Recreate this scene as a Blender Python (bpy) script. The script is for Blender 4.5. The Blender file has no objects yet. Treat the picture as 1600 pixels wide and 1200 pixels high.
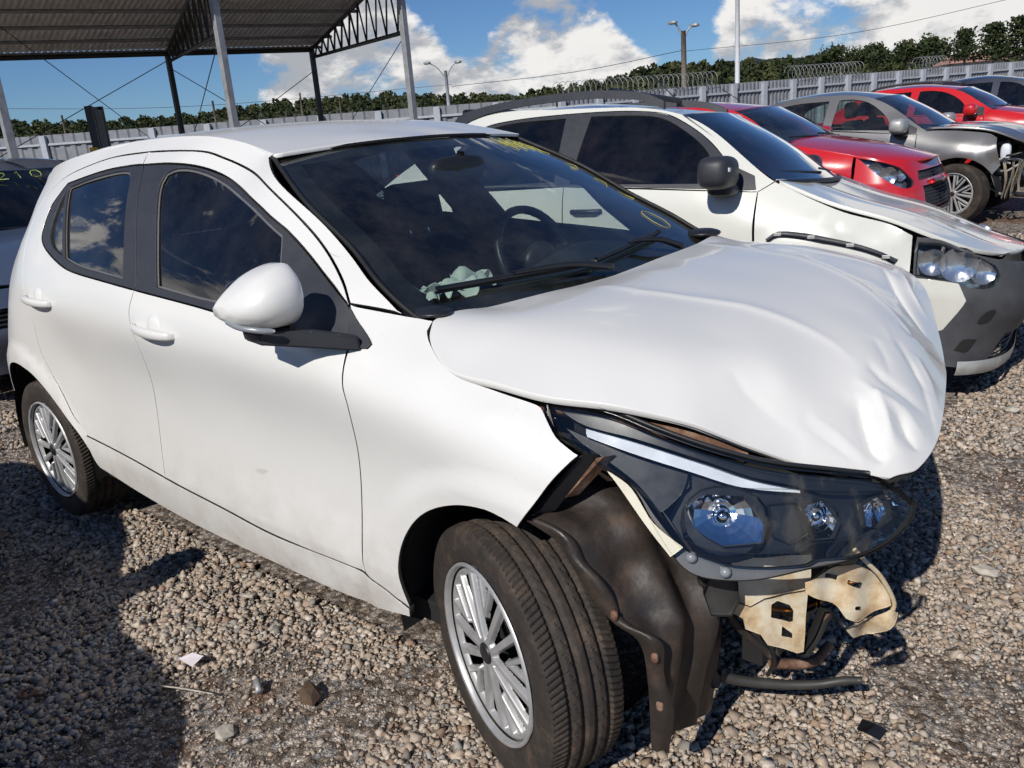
import bpy, bmesh, math, random
import numpy as np
from mathutils import Matrix, Vector
from mathutils.geometry import delaunay_2d_cdt
random.seed(7); RNG=np.random.default_rng(11)
SC=bpy.context.scene; COL=SC.collection
# ------------------------------------------------------------------ camera
F_PX,YAW,PITCH,ROLL=1288.6,2.2984,.29446,.08107
CAM=np.array([1.090,-1.958,1.413])
def cam_axes():
    f=np.array([math.cos(YAW)*math.cos(PITCH),math.sin(YAW)*math.cos(PITCH),-math.sin(PITCH)])
    r=np.array([math.sin(YAW),-math.cos(YAW),0.]); d=np.cross(f,r)
    c,s=math.cos(ROLL),math.sin(ROLL)
    return c*r+s*d,-s*r+c*d,f
_r,_d,_f=cam_axes()
cd=bpy.data.cameras.new('camera'); cd.sensor_width=36; cd.lens=F_PX/1600*36; cd.clip_start=.05; cd.clip_end=9000
cam=bpy.data.objects.new('camera',cd); COL.objects.link(cam)
cam.matrix_world=Matrix(((_r[0],-_d[0],-_f[0],CAM[0]),(_r[1],-_d[1],-_f[1],CAM[1]),(_r[2],-_d[2],-_f[2],CAM[2]),(0,0,0,1)))
SC.camera=cam
# ------------------------------------------------------------------ sun, sky
SUN=np.array([.16,-.80,.66]); SUN=SUN/np.linalg.norm(SUN)      # direction towards the sun
SUN_EL=math.asin(SUN[2]); SUN_ROT=math.atan2(SUN[0],SUN[1])
sd=bpy.data.lights.new('sun','SUN'); sd.energy=4.2; sd.angle=math.radians(.53); sd.color=(1,.955,.89)
so=bpy.data.objects.new('sun',sd); COL.objects.link(so)
so.rotation_euler=Vector((-SUN[0],-SUN[1],-SUN[2])).to_track_quat('-Z','Y').to_euler(); so.location=(0,-20,25)
W=bpy.data.worlds.new('World'); SC.world=W; W.use_nodes=True
def world_sky():
    nt=W.node_tree; N=nt.nodes; L=nt.links; N.clear()
    out=N.new('ShaderNodeOutputWorld'); bg=N.new('ShaderNodeBackground'); bg.inputs['Strength'].default_value=.055
    sky=N.new('ShaderNodeTexSky'); sky.sky_type='NISHITA'; sky.sun_disc=False
    sky.sun_elevation=SUN_EL; sky.sun_rotation=SUN_ROT; sky.altitude=900; sky.air_density=1.0; sky.dust_density=0.; sky.ozone_density=1.6
    tc=N.new('ShaderNodeTexCoord')
    def math_(op,a,b=None,clamp=False):
        n=N.new('ShaderNodeMath'); n.operation=op; n.use_clamp=clamp
        for i,v in enumerate((a,b)):
            if v is None: continue
            if isinstance(v,(int,float)): n.inputs[i].default_value=v
            else: L.new(v,n.inputs[i])
        return n.outputs[0]
    def vmath(op,a,b):
        n=N.new('ShaderNodeVectorMath'); n.operation=op
        for i,v in enumerate((a,b)):
            if isinstance(v,tuple): n.inputs[i].default_value=v
            else: L.new(v,n.inputs[i])
        return n
    def noise(vec,scale,det,rough=.55,dist=0.):
        n=N.new('ShaderNodeTexNoise'); n.inputs['Scale'].default_value=scale; n.inputs['Detail'].default_value=det
        n.inputs['Roughness'].default_value=rough; n.inputs['Distortion'].default_value=dist; L.new(vec,n.inputs['Vector']); return n.outputs[0]
    def mrange(v,a,b,c=0.,d=1.,smooth=True):
        n=N.new('ShaderNodeMapRange'); n.interpolation_type='SMOOTHSTEP' if smooth else 'LINEAR'
        L.new(v,n.inputs[0])
        for i,q in enumerate((a,b,c,d)): n.inputs[i+1].default_value=q
        return n.outputs[0]
    D=tc.outputs['Generated']
    sep=N.new('ShaderNodeSeparateXYZ'); L.new(D,sep.inputs[0])
    P=vmath('MULTIPLY',D,(1.,1.,1.9)).outputs[0]
    def density(off):
        v=vmath('ADD',P,off).outputs[0]
        big=noise(v,2.1,2.,.5); fine=noise(v,7.5,7.,.62,.1)
        return math_('ADD',math_('MULTIPLY',big,.55),math_('MULTIPLY',fine,.62))
    den=density((3.1,.4,.2)); den2=density((3.1+SUN[0]*.045,.4+SUN[1]*.045,.2+SUN[2]*.075))
    # more cumulus banked low over the horizon, less overhead
    cov=mrange(sep.outputs[2],.02,.55,.045,-.05)
    # the larger cumulus banks
    blobs=CLOUDS
    acc=None
    for (c,r,a) in blobs:
        dt=vmath('DISTANCE',D,tuple(c)).outputs['Value']
        g=mrange(dt,r,r*.25,0.,a)
        acc=g if acc is None else math_('ADD',acc,g)
    acc=math_('MINIMUM',acc,.19)
    base=math_('ADD',math_('ADD',den,cov),acc)
    base=math_('SUBTRACT',base,.04)
    mask=mrange(base,.635,.715)
    lit=math_('SUBTRACT',den,den2)
    shade=mrange(lit,-.06,.06)
    thick=mrange(base,.70,.90)
    b=math_('SUBTRACT',math_('ADD',.34,math_('MULTIPLY',shade,.66)),math_('MULTIPLY',thick,.06))
    mixc=N.new('ShaderNodeMix'); mixc.data_type='RGBA'; L.new(b,mixc.inputs[0])
    mixc.inputs[6].default_value=(3.0,3.7,5.0,1); mixc.inputs[7].default_value=(16.5,16.2,15.8,1)
    tint=N.new('ShaderNodeMix'); tint.data_type='RGBA'; tint.blend_type='MULTIPLY'; tint.inputs[0].default_value=1.
    L.new(sky.outputs[0],tint.inputs[6]); tint.inputs[7].default_value=(.62,.90,1.30,1)
    mx=N.new('ShaderNodeMix'); mx.data_type='RGBA'; L.new(mask,mx.inputs[0]); L.new(tint.outputs[2],mx.inputs[6]); L.new(mixc.outputs[2],mx.inputs[7])
    L.new(mx.outputs[2],bg.inputs['Color']); L.new(bg.outputs[0],out.inputs[0])
def pix_dir(u,v):
    d=_r*(u-800)/F_PX+_d*(v-600)/F_PX+_f; return d/np.linalg.norm(d)
def at(u,v,depth):
    """world point of a line of sight at a given depth (used only to measure where far things stand)"""
    d=_r*(u-800)/F_PX+_d*(v-600)/F_PX+_f; return CAM+d*depth
CLOUDS=[(pix_dir(440,150),.13,.17),(pix_dir(540,120),.14,.18),(pix_dir(620,85),.09,.16),(pix_dir(770,110),.13,.17),(pix_dir(850,90),.12,.17),(pix_dir(950,125),.13,.15),(pix_dir(1110,110),.14,.13),(pix_dir(1230,70),.14,.16),(pix_dir(1330,30),.17,.20),(pix_dir(1450,40),.18,.20),(pix_dir(1590,10),.18,.20),
 (pix_dir(900,18),.05,.12),(pix_dir(250,60),.20,-.20),(pix_dir(1060,35),.09,-.20),(pix_dir(720,15),.09,-.20),(pix_dir(150,130),.16,-.14),
 ((-.62,-.70,.36),.26,.20),((-.80,-.55,.25),.26,.20),((.2,-.9,.4),.3,.05),((.9,.1,.35),.35,.08),((.5,.8,.5),.3,.08)]
world_sky()
SC.view_settings.view_transform='Standard'; SC.view_settings.look='None'; SC.view_settings.exposure=-.02; SC.view_settings.gamma=1
SC.render.engine='CYCLES'; SC.cycles.use_denoising=True; SC.cycles.max_bounces=6; SC.cycles.transparent_max_bounces=12; SC.cycles.caustics_reflective=False; SC.cycles.caustics_refractive=False; SC.cycles.use_light_tree=False
SC.cycles.diffuse_bounces=2; SC.cycles.glossy_bounces=3; SC.cycles.transmission_bounces=4; SC.cycles.sample_clamp_indirect=8
# ------------------------------------------------------------------ helpers
def link(o,parent=None):
    COL.objects.link(o)
    if parent is not None: o.parent=parent
    return o
def tag(o,label=None,cat=None,group=None,kind=None):
    for k,v in (('label',label),('category',cat),('group',group),('kind',kind)):
        if v: o[k]=v
    return o
def empty(name,loc=(0,0,0),rz=0.,label=None,cat=None,group=None):
    o=bpy.data.objects.new(name,None); o.empty_display_size=.2; link(o); o.location=loc; o.rotation_euler=(0,0,rz)
    return tag(o,label,cat,group)
def mk(name,V,Fc,mat,parent=None,smooth=False,normals=None):
    me=bpy.data.meshes.new(name); me.from_pydata([tuple(map(float,v)) for v in V],[],[tuple(map(int,f)) for f in Fc]); me.update()
    if mat is not None: me.materials.append(mat)
    if smooth or normals is not None: me.polygons.foreach_set('use_smooth',[True]*len(me.polygons))
    if normals is not None: me.normals_split_custom_set_from_vertices([tuple(map(float,n)) for n in normals])
    return link(bpy.data.objects.new(name,me),parent)
def mk_np(name,V,F3,mat,parent=None,smooth=False,col=None):
    me=bpy.data.meshes.new(name); nv,nf=len(V),len(F3); k=F3.shape[1]
    me.vertices.add(nv); me.vertices.foreach_set('co',np.ascontiguousarray(V,np.float32).ravel())
    me.loops.add(nf*k); me.loops.foreach_set('vertex_index',np.ascontiguousarray(F3,np.int32).ravel())
    me.polygons.add(nf); me.polygons.foreach_set('loop_start',np.arange(0,nf*k,k,dtype=np.int32)); me.polygons.foreach_set('loop_total',np.full(nf,k,np.int32))
    if smooth: me.polygons.foreach_set('use_smooth',np.ones(nf,bool))
    me.update(calc_edges=True)
    if col is not None:
        a=me.attributes.new('tone','FLOAT_COLOR','POINT'); a.data.foreach_set('color',np.ascontiguousarray(col,np.float32).ravel())
    if mat is not None: me.materials.append(mat)
    return link(bpy.data.objects.new(name,me),parent)
def dup(o,parent=None,name=None):
    c=o.copy(); COL.objects.link(c); c.parent=parent
    for ch in list(o.children): dup(ch,c)
    return c
def spline(P,n,closed=False):
    P=np.asarray(P,float)
    if closed: P=np.vstack([P,P[:1]])
    t=np.r_[0,np.cumsum(np.linalg.norm(np.diff(P,axis=0),axis=1)**.5+1e-9)]
    T=np.zeros_like(P)
    for i in range(len(P)):
        a,b=max(i-1,0),min(i+1,len(P)-1)
        if closed and i in (0,len(P)-1): a,b=len(P)-2,1; T[i]=(P[1]-P[-2])/((t[1]-t[0])+(t[-1]-t[-2]))
        else: T[i]=(P[b]-P[a])/(t[b]-t[a])
    s=np.linspace(0,t[-1],n,endpoint=not closed); k=np.clip(np.searchsorted(t,s,'right')-1,0,len(P)-2)
    h=(t[k+1]-t[k])[:,None]; u=((s-t[k])/(t[k+1]-t[k]))[:,None]
    return (2*u**3-3*u**2+1)*P[k]+(u**3-2*u**2+u)*h*T[k]+(-2*u**3+3*u**2)*P[k+1]+(u**3-u**2)*h*T[k+1]
def poly_dense(P,step):
    out=[]; P=[np.asarray(p,float) for p in P]
    for a,b in zip(P,P[1:]+P[:1]):
        n=max(1,int(math.ceil(np.linalg.norm(b-a)/step)))
        out+= [a+(b-a)*i/n for i in range(n)]
    return np.array(out)
def smooth_poly(P,step,sharp=35.):
    """closed polygon; corners sharper than `sharp` degrees stay, the runs between are splined"""
    P=np.asarray(P,float); n=len(P); cor=[]
    for i in range(n):
        a=P[i]-P[i-1]; b=P[(i+1)%n]-P[i]
        c=np.dot(a,b)/(np.linalg.norm(a)*np.linalg.norm(b)+1e-12)
        if math.degrees(math.acos(np.clip(c,-1,1)))>sharp: cor.append(i)
    if len(cor)<1:
        L=np.linalg.norm(np.diff(np.vstack([P,P[:1]]),axis=0),axis=1).sum(); return spline(P,max(8,int(L/step)),True)
    out=[]
    for k,i in enumerate(cor):
        j=cor[(k+1)%len(cor)]; idx=[i]
        while True:
            idx.append((idx[-1]+1)%n)
            if idx[-1]==j: break
        run=P[idx]; L=np.linalg.norm(np.diff(run,axis=0),axis=1).sum()
        m=max(2,int(math.ceil(L/step))+1)
        out.append((spline(run,m) if len(run)>2 else run[0]+(run[1]-run[0])*np.linspace(0,1,m)[:,None])[:-1])
    return np.vstack(out)
def area2(P): return .5*np.sum(P[:,0]*np.roll(P[:,1],-1)-np.roll(P[:,0],-1)*P[:,1])
def inset(P,d):
    P=np.asarray(P,float); s=1 if area2(P)>0 else -1
    e=np.roll(P,-1,0)-P; e/=np.linalg.norm(e,axis=1)[:,None]+1e-12; n=np.c_[-e[:,1],e[:,0]]*s
    m=n+np.roll(n,1,0); m/=np.linalg.norm(m,axis=1)[:,None]+1e-9
    return P+m*d
def inside(Q,P):
    x,y=Q[:,0],Q[:,1]; r=np.zeros(len(Q),bool); n=len(P)
    for i in range(n):
        x1,y1=P[i]; x2,y2=P[(i+1)%n]
        c=((y1>y)!=(y2>y))
        if y1!=y2: r^=c&(x<(x2-x1)*(y-y1)/(y2-y1)+x1)
    return r
def segdist(Q,P):
    d=np.full(len(Q),1e9)
    for i in range(len(P)):
        a=P[i]; b=P[(i+1)%len(P)]; ab=b-a; t=np.clip(((Q-a)@ab)/(ab@ab+1e-12),0,1)
        d=np.minimum(d,np.linalg.norm(Q-a-t[:,None]*ab,axis=1))
    return d
def tri_poly(P,res,holes=()):
    P=np.asarray(P,float); lo,hi=P.min(0),P.max(0)
    xs=np.arange(lo[0],hi[0]+res,res); ys=np.arange(lo[1],hi[1]+res,res*.87)
    G=np.array([(x+(res*.5 if j%2 else 0),y) for j,y in enumerate(ys) for x in xs])
    k=inside(G,P)&(segdist(G,P)>res*.5)
    for h in holes: k&=~inside(G,h)&(segdist(G,h)>res*.5)
    G=G[k]
    pts=[Vector(p) for p in P]; edges=[(i,(i+1)%len(P)) for i in range(len(P))]
    for h in holes:
        o=len(pts); pts+=[Vector(p) for p in h]; edges+=[(o+i,o+(i+1)%len(h)) for i in range(len(h))]
    pts+=[Vector(p) for p in G]
    v,_,f,_,_,_=delaunay_2d_cdt(pts,edges,[],0,1e-6)
    v=np.array([tuple(q) for q in v]); f=np.array(f); c=v[f].mean(1)
    k=inside(c,P)
    for h in holes: k&=~inside(c,np.asarray(h,float))
    return v,f[k]
def surf_normals(S,A,B,sgn):
    e=1e-3; du=S(A+e,B)-S(A-e,B); dv=S(A,B+e)-S(A,B-e); n=np.cross(du,dv)*sgn
    return n/(np.linalg.norm(n,axis=1)[:,None]+1e-12)
def panel(name,P,S,mat,parent=None,res=.03,gap=.0031,flange=.012,holes=(),sgn=1,mirror=False,sm=True,off=0.,sharp=35.,dark=True):
    """sheet cut to polygon P (in the surface's own two parameters), laid on surface S, with returned edges"""
    def lay(A,B):
        q=S(A,B)
        return q
    Q=smooth_poly(P,res*.7,sharp) if sm else poly_dense(P,res*.7)
    Q=inset(Q,gap) if gap else Q
    H=[inset(smooth_poly(h,res*.7,sharp) if sm else poly_dense(h,res*.7),-gap) for h in holes]
    v,f=tri_poly(Q,res,H)
    X=lay(v[:,0],v[:,1]); Nn=surf_normals(S,v[:,0],v[:,1],sgn); X=X+Nn*off
    # orient faces
    fn=np.cross(X[f[:,1]]-X[f[:,0]],X[f[:,2]]-X[f[:,0]]); flip=np.einsum('ij,ij->i',fn,Nn[f[:,0]])<0
    f[flip]=f[flip][:,::-1]
    V=[X]; NV=[Nn]; FF=[tuple(t) for t in f]; o=len(X); DK=[]
    if flange:
        for loop,sg in [(Q,1)]+[(h,-1) for h in H]:
            lx=lay(loop[:,0],loop[:,1]); ln=surf_normals(S,loop[:,0],loop[:,1],sgn); lx=lx+ln*off
            tg=np.roll(lx,-1,0)-np.roll(lx,1,0); tg/=np.linalg.norm(tg,axis=1)[:,None]+1e-12
            ou=np.cross(tg,ln); ct=lx.mean(0)
            # outward in parameter space
            ip=inset(loop,.004); ipx=lay(ip[:,0],ip[:,1]); s=np.sign(np.einsum('ij,ij->i',ou,lx-ipx)); s[s==0]=1; ou=ou*s[:,None]*sg
            m=len(lx)
            r0=lx; r1=lx-ln*.0014+ou*.0007; r2=lx-ln*flange+ou*.0005
            V+=[r0,r1,r2]; n1=ln*.6+ou*.8; n1/=np.linalg.norm(n1,axis=1)[:,None]; NV+=[ln,n1,ou]
            for a in range(2):
                for i in range(m):
                    j=(i+1)%m; q=(o+a*m+i,o+a*m+j,o+(a+1)*m+j,o+(a+1)*m+i); FF.append(q)
                    if a==1: DK.append(len(FF)-1)
            o+=3*m
    nf_=len(FF); V=np.vstack(V); NV=np.vstack(NV)
    # fix flange winding against normals
    FX=[]
    for q in FF:
        a,b,c=V[q[0]],V[q[1]],V[q[2]]
        nn=np.cross(b-a,c-a)
        FX.append(q if np.dot(nn,NV[q[0]]+NV[q[2]])>=0 else q[::-1])
    if mirror:
        V=V*[1,-1,1]; NV=NV*[1,-1,1]; FX=[q[::-1] for q in FX]
    ob=mk(name,V,FX,mat,parent,normals=NV)
    if dark and DK:
        ob.data.materials.append(M['shell'])
        for i in DK: ob.data.polygons[i].material_index=1  # edge returns blackened for dark seals and for the shade inside gaps
    return ob
def grid_faces(n,m,closed_m=False,closed_n=False):
    F=[]
    for i in range(n if closed_n else n-1):
        for j in range(m if closed_m else m-1):
            F.append((i*m+j,i*m+(j+1)%m,((i+1)%n)*m+(j+1)%m,((i+1)%n)*m+j))
    return F
def grid_mesh(name,G,mat,parent=None,flip=False,thick=0.,up=None):
    """G: n x m x 3 grid; thick returns the border along -normal"""
    n,m=G.shape[:2]; V=G.reshape(-1,3)
    du=np.gradient(G,axis=0); dv=np.gradient(G,axis=1); N=np.cross(du,dv).reshape(-1,3); N/=np.linalg.norm(N,axis=1)[:,None]+1e-12
    if up is not None and np.dot(N.mean(0),up)<0: flip=True
    F=grid_faces(n,m)
    if flip: N=-N; F=[q[::-1] for q in F]
    # from_pydata winding of grid_faces(i,j)->(i,j+1): normal = -(du x dv); put right
    F=[q[::-1] for q in F]
    if thick:
        b=[(0,j) for j in range(m)]+[(i,m-1) for i in range(1,n)]+[(n-1,j) for j in range(m-2,-1,-1)]+[(i,0) for i in range(n-2,0,-1)]
        idx=np.array([i*m+j for i,j in b]); o=len(V); k=len(idx)
        lx=V[idx]; ln=N[idx]; tg=np.roll(lx,-1,0)-np.roll(lx,1,0); tg/=np.linalg.norm(tg,axis=1)[:,None]+1e-12
        ou=np.cross(tg,ln); c=V.mean(0)
        if np.einsum('ij,ij->i',ou,lx-c).sum()<0: ou=-ou
        V=np.vstack([V,lx,lx-ln*.003+ou*.002,lx-ln*thick+ou*.001]); N=np.vstack([N,ln,ln*.5+ou*.85,ou])
        for a in range(2):
            for i in range(k):
                j=(i+1)%k; q=(o+a*k+i,o+a*k+j,o+(a+1)*k+j,o+(a+1)*k+i)
                nn=np.cross(V[q[1]]-V[q[0]],V[q[2]]-V[q[0]])
                F.append(q if np.dot(nn,N[q[0]]+N[q[2]])>=0 else q[::-1])
    return mk(name,V,F,mat,parent,normals=N)
def loft_grid(edge,cen,p=2.2,nu=24,nv=31):
    """symmetric surface: right edge curve (y<0) and centre curve, both from back to front"""
    E=spline(edge,nu) if len(edge)!=nu else np.asarray(edge,float); C=spline(cen,nu) if len(cen)!=nu else np.asarray(cen,float)
    t=np.linspace(-1,1,nv); G=np.zeros((nu,nv,3)); a=np.abs(t)**p
    G[:,:,0]=C[:,None,0]+(E[:,None,0]-C[:,None,0])*a; G[:,:,2]=C[:,None,2]+(E[:,None,2]-C[:,None,2])*a
    G[:,:,1]=-E[:,None,1]*t
    return G
def tube(name,path,r,mat,parent=None,sides=8,closed=False,smooth=True):
    P=np.asarray(path,float); n=len(P); R=np.broadcast_to(np.asarray(r,float),(n,))
    tg=np.roll(P,-1,0)-np.roll(P,1,0) if closed else np.gradient(P,axis=0); tg/=np.linalg.norm(tg,axis=1)[:,None]+1e-12
    up=np.array([0,0,1.]) if abs(tg[0][2])<.9 else np.array([1.,0,0]); V=[]
    a=np.cross(tg[0],up); a/=np.linalg.norm(a)
    for i in range(n):
        a=a-tg[i]*np.dot(a,tg[i]); a/=np.linalg.norm(a)+1e-12; b=np.cross(tg[i],a)
        for k in range(sides):
            q=2*math.pi*k/sides; V.append(P[i]+R[i]*(math.cos(q)*a+math.sin(q)*b))
    F=grid_faces(n,sides,True,closed)
    if not closed: F+= [tuple(range(sides)),tuple(range((n-1)*sides,n*sides))[::-1]]
    return mk(name,V,F,mat,parent,smooth=smooth)
def bbox_mesh(bm,c,s,rot=None,bev=0.,seg=2):
    r=bmesh.ops.create_cube(bm,size=1.); vs=r['verts']
    M=Matrix.Translation(Vector(c))@(rot.to_4x4() if rot is not None else Matrix.Identity(4))@Matrix.Diagonal((s[0],s[1],s[2],1))
    bmesh.ops.transform(bm,matrix=M,verts=vs)
    if bev:
        es=list({e for v in vs for e in v.link_edges}); bmesh.ops.bevel(bm,geom=es,offset=bev,segments=seg,profile=.5,affect='EDGES')
def from_bm(name,bm,mat,parent=None,smooth=False):
    bmesh.ops.recalc_face_normals(bm,faces=bm.faces)
    me=bpy.data.meshes.new(name); bm.to_mesh(me); bm.free(); me.materials.append(mat)
    if smooth: me.polygons.foreach_set('use_smooth',[True]*len(me.polygons))
    return link(bpy.data.objects.new(name,me),parent)
def box(name,c,s,mat,parent=None,rot=None,bev=.004,seg=2):
    bm=bmesh.new(); bbox_mesh(bm,c,s,rot,bev,seg); return from_bm(name,bm,mat,parent)
def prism(name,P3,ext,mat,parent=None):
    """polygon of 3D points extruded along vector ext"""
    P=np.asarray(P3,float); n=len(P); V=np.vstack([P,P+np.asarray(ext,float)])
    F=[tuple(range(n)),tuple(range(n,2*n))[::-1]]+[(i,n+i,n+(i+1)%n,(i+1)%n) for i in range(n)]
    bm=bmesh.new(); vs=[bm.verts.new(v) for v in V]
    for f in F: bm.faces.new([vs[i] for i in f])
    return from_bm(name,bm,mat,parent)
def lathe(name,prof,n,mat,parent=None,center=(0,0,0),smooth=True,disp=None,axis='Y'):
    """profile of (axial, radius) turned round the Y axis"""
    A=np.linspace(0,2*np.pi,n,endpoint=False); pr=np.asarray(prof,float); V=np.zeros((n,len(pr),3))
    R=pr[None,:,1]+(disp(A[:,None],pr[None,:,0],pr[None,:,1]) if disp else 0*A[:,None])
    V[:,:,0]=R*np.cos(A)[:,None]; V[:,:,2]=R*np.sin(A)[:,None]; V[:,:,1]=pr[None,:,0]
    V=V.reshape(-1,3)+np.asarray(center,float)
    F=np.array(grid_faces(n,len(pr),False,True))
    return mk_np(name,V,F,mat,parent,smooth)
def ellipsoid(name,c,r,mat,parent=None,e=1.,nu=24,nv=14,warp=None):
    V=[];s=lambda x,p:math.copysign(abs(x)**p,x)
    for i in range(nv+1):
        a=-math.pi/2+math.pi*i/nv
        for j in range(nu):
            b=2*math.pi*j/nu; q=np.array([s(math.cos(a),e)*s(math.cos(b),e),s(math.cos(a),e)*s(math.sin(b),e),s(math.sin(a),e)])
            q=q*np.asarray(r); q=warp(q) if warp else q; V.append(q+np.asarray(c))
    bm=bmesh.new(); vs=[bm.verts.new(v) for v in V]
    for q in grid_faces(nv+1,nu,True): bm.faces.new([vs[i] for i in q])
    bmesh.ops.remove_doubles(bm,verts=bm.verts,dist=1e-5)
    return from_bm(name,bm,mat,parent,True)
# ------------------------------------------------------------------ materials
class NT:
    def __init__(s,name):
        s.m=bpy.data.materials.new(name); s.m.use_nodes=True; s.t=s.m.node_tree; s.t.nodes.clear()
        s.out=s.t.nodes.new('ShaderNodeOutputMaterial'); s.tc=None
    def n(s,t,**k):
        q=s.t.nodes.new(t)
        for a,b in k.items(): setattr(q,a,b)
        return q
    def l(s,a,b): s.t.links.new(a,b)
    def co(s):
        if not s.tc: s.tc=s.n('ShaderNodeTexCoord')
        return s.tc.outputs['Object']
    def noise(s,scale,det=4,rough=.55,vec=None,dist=0.):
        q=s.n('ShaderNodeTexNoise'); q.inputs['Scale'].default_value=scale; q.inputs['Detail'].default_value=det; q.inputs['Roughness'].default_value=rough; q.inputs['Distortion'].default_value=dist
        s.l(vec if vec is not None else s.co(),q.inputs['Vector']); return q.outputs[0]
    def ramp(s,v,stops):
        q=s.n('ShaderNodeValToRGB'); e=q.color_ramp.elements
        while len(e)<len(stops): e.new(.5)
        for i,(p,c) in enumerate(stops): e[i].position=p; e[i].color=(*c,1) if len(c)==3 else c
        s.l(v,q.inputs[0]); return q.outputs[0]
    def mr(s,v,a,b,c=0.,d=1.):
        q=s.n('ShaderNodeMapRange'); s.l(v,q.inputs[0])
        for i,x in enumerate((a,b,c,d)): q.inputs[i+1].default_value=x
        return q.outputs[0]
    def mix(s,f,a,b,blend='MIX'):
        q=s.n('ShaderNodeMix',data_type='RGBA',blend_type=blend)
        for i,v in ((0,f),(6,a),(7,b)):
            if isinstance(v,(int,float)): q.inputs[i].default_value=v
            elif isinstance(v,tuple): q.inputs[i].default_value=(*v,1) if len(v)==3 else v
            else: s.l(v,q.inputs[i])
        return q.outputs[2]
    def ma(s,op,a,b=0.,clamp=False):
        q=s.n('ShaderNodeMath',operation=op,use_clamp=clamp)
        for i,v in enumerate((a,b)):
            if isinstance(v,(int,float)): q.inputs[i].default_value=v
            else: s.l(v,q.inputs[i])
        return q.outputs[0]
    def pr(s,col,rough=.5,metal=0.,coat=0.,spec=.5,bump=None,bstr=.3,bdist=.01,coatr=.03,ior=None):
        p=s.n('ShaderNodeBsdfPrincipled')
        def put(k,v):
            if isinstance(v,(int,float)): p.inputs[k].default_value=v
            elif isinstance(v,tuple): p.inputs[k].default_value=(*v,1) if len(v)==3 else v
            else: s.l(v,p.inputs[k])
        put('Base Color',col); put('Roughness',rough); put('Metallic',metal); put('Coat Weight',coat); put('Coat Roughness',coatr); put('Specular IOR Level',spec)
        if bump is not None:
            b=s.n('ShaderNodeBump'); b.inputs['Strength'].default_value=bstr; b.inputs['Distance'].default_value=bdist; s.l(bump,b.inputs['Height']); s.l(b.outputs[0],p.inputs['Normal'])
        s.l(p.outputs[0],s.out.inputs[0]); return p
def simple(name,col,rough=.5,metal=0.,coat=0.,var=.15,scale=12.,bstr=0.,bscale=200.,spec=.5):
    t=NT(name); c=np.array(col); v=t.noise(scale,5)
    a=tuple(np.clip(c*(1-var),0,1)); b=tuple(np.clip(c*(1+var),0,1))
    base=t.ramp(v,[(.3,a),(.7,b)]); r=t.mr(t.noise(scale*2.3,4),.3,.7,max(0,rough-.07),min(1,rough+.07))
    t.pr(base,r,metal,coat,spec,t.noise(bscale,3) if bstr else None,bstr,.003); return t.m
def paint(name,col,dirt=.5,metal=0.,rough=.35,dirtcol=(.26,.20,.155),coat=1.,zlo=.2,zhi=.75,coatr=.03):
    t=NT(name); g=t.n('ShaderNodeNewGeometry'); sp=t.n('ShaderNodeSeparateXYZ'); t.l(g.outputs['Position'],sp.inputs[0])
    low=t.mr(sp.outputs[2],zhi,zlo,0.,1.); n1=t.noise(7,4,.65); n2=t.noise(60,3,.7)
    d=t.ma('MULTIPLY',t.ma('MULTIPLY',low,t.mr(n1,.35,.75)),dirt,True)
    sm=t.ma('MULTIPLY',t.mr(t.noise(3.3,3,.6),.55,.8),t.mr(n2,.4,.7,0,.09*dirt))
    spk=t.ma('MULTIPLY',t.mr(t.noise(240,2,.5),.705,.73),.32*dirt)
    mp=t.n('ShaderNodeMapping'); mp.inputs['Rotation'].default_value=(.5,.3,.9); mp.inputs['Scale'].default_value=(4.,90.,14.); t.l(t.co(),mp.inputs['Vector'])
    scr=t.ma('MULTIPLY',t.mr(t.noise(1.,2,.5,mp.outputs[0]),.735,.75),t.mr(t.noise(2.7,2,.5),.53,.58,0,.35*dirt))
    d=t.ma('ADD',t.ma('ADD',t.ma('ADD',d,sm),spk),scr,True)
    base=t.mix(d,col,dirtcol); r=t.mr(d,0,.6,rough,.75); ct=t.mr(d,0.,.35,coat,.15*coat)
    p=t.pr(base,r,metal,ct,.5,t.noise(2.2,2,.5),.012,.05,coatr=coatr); return t.m
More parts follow.
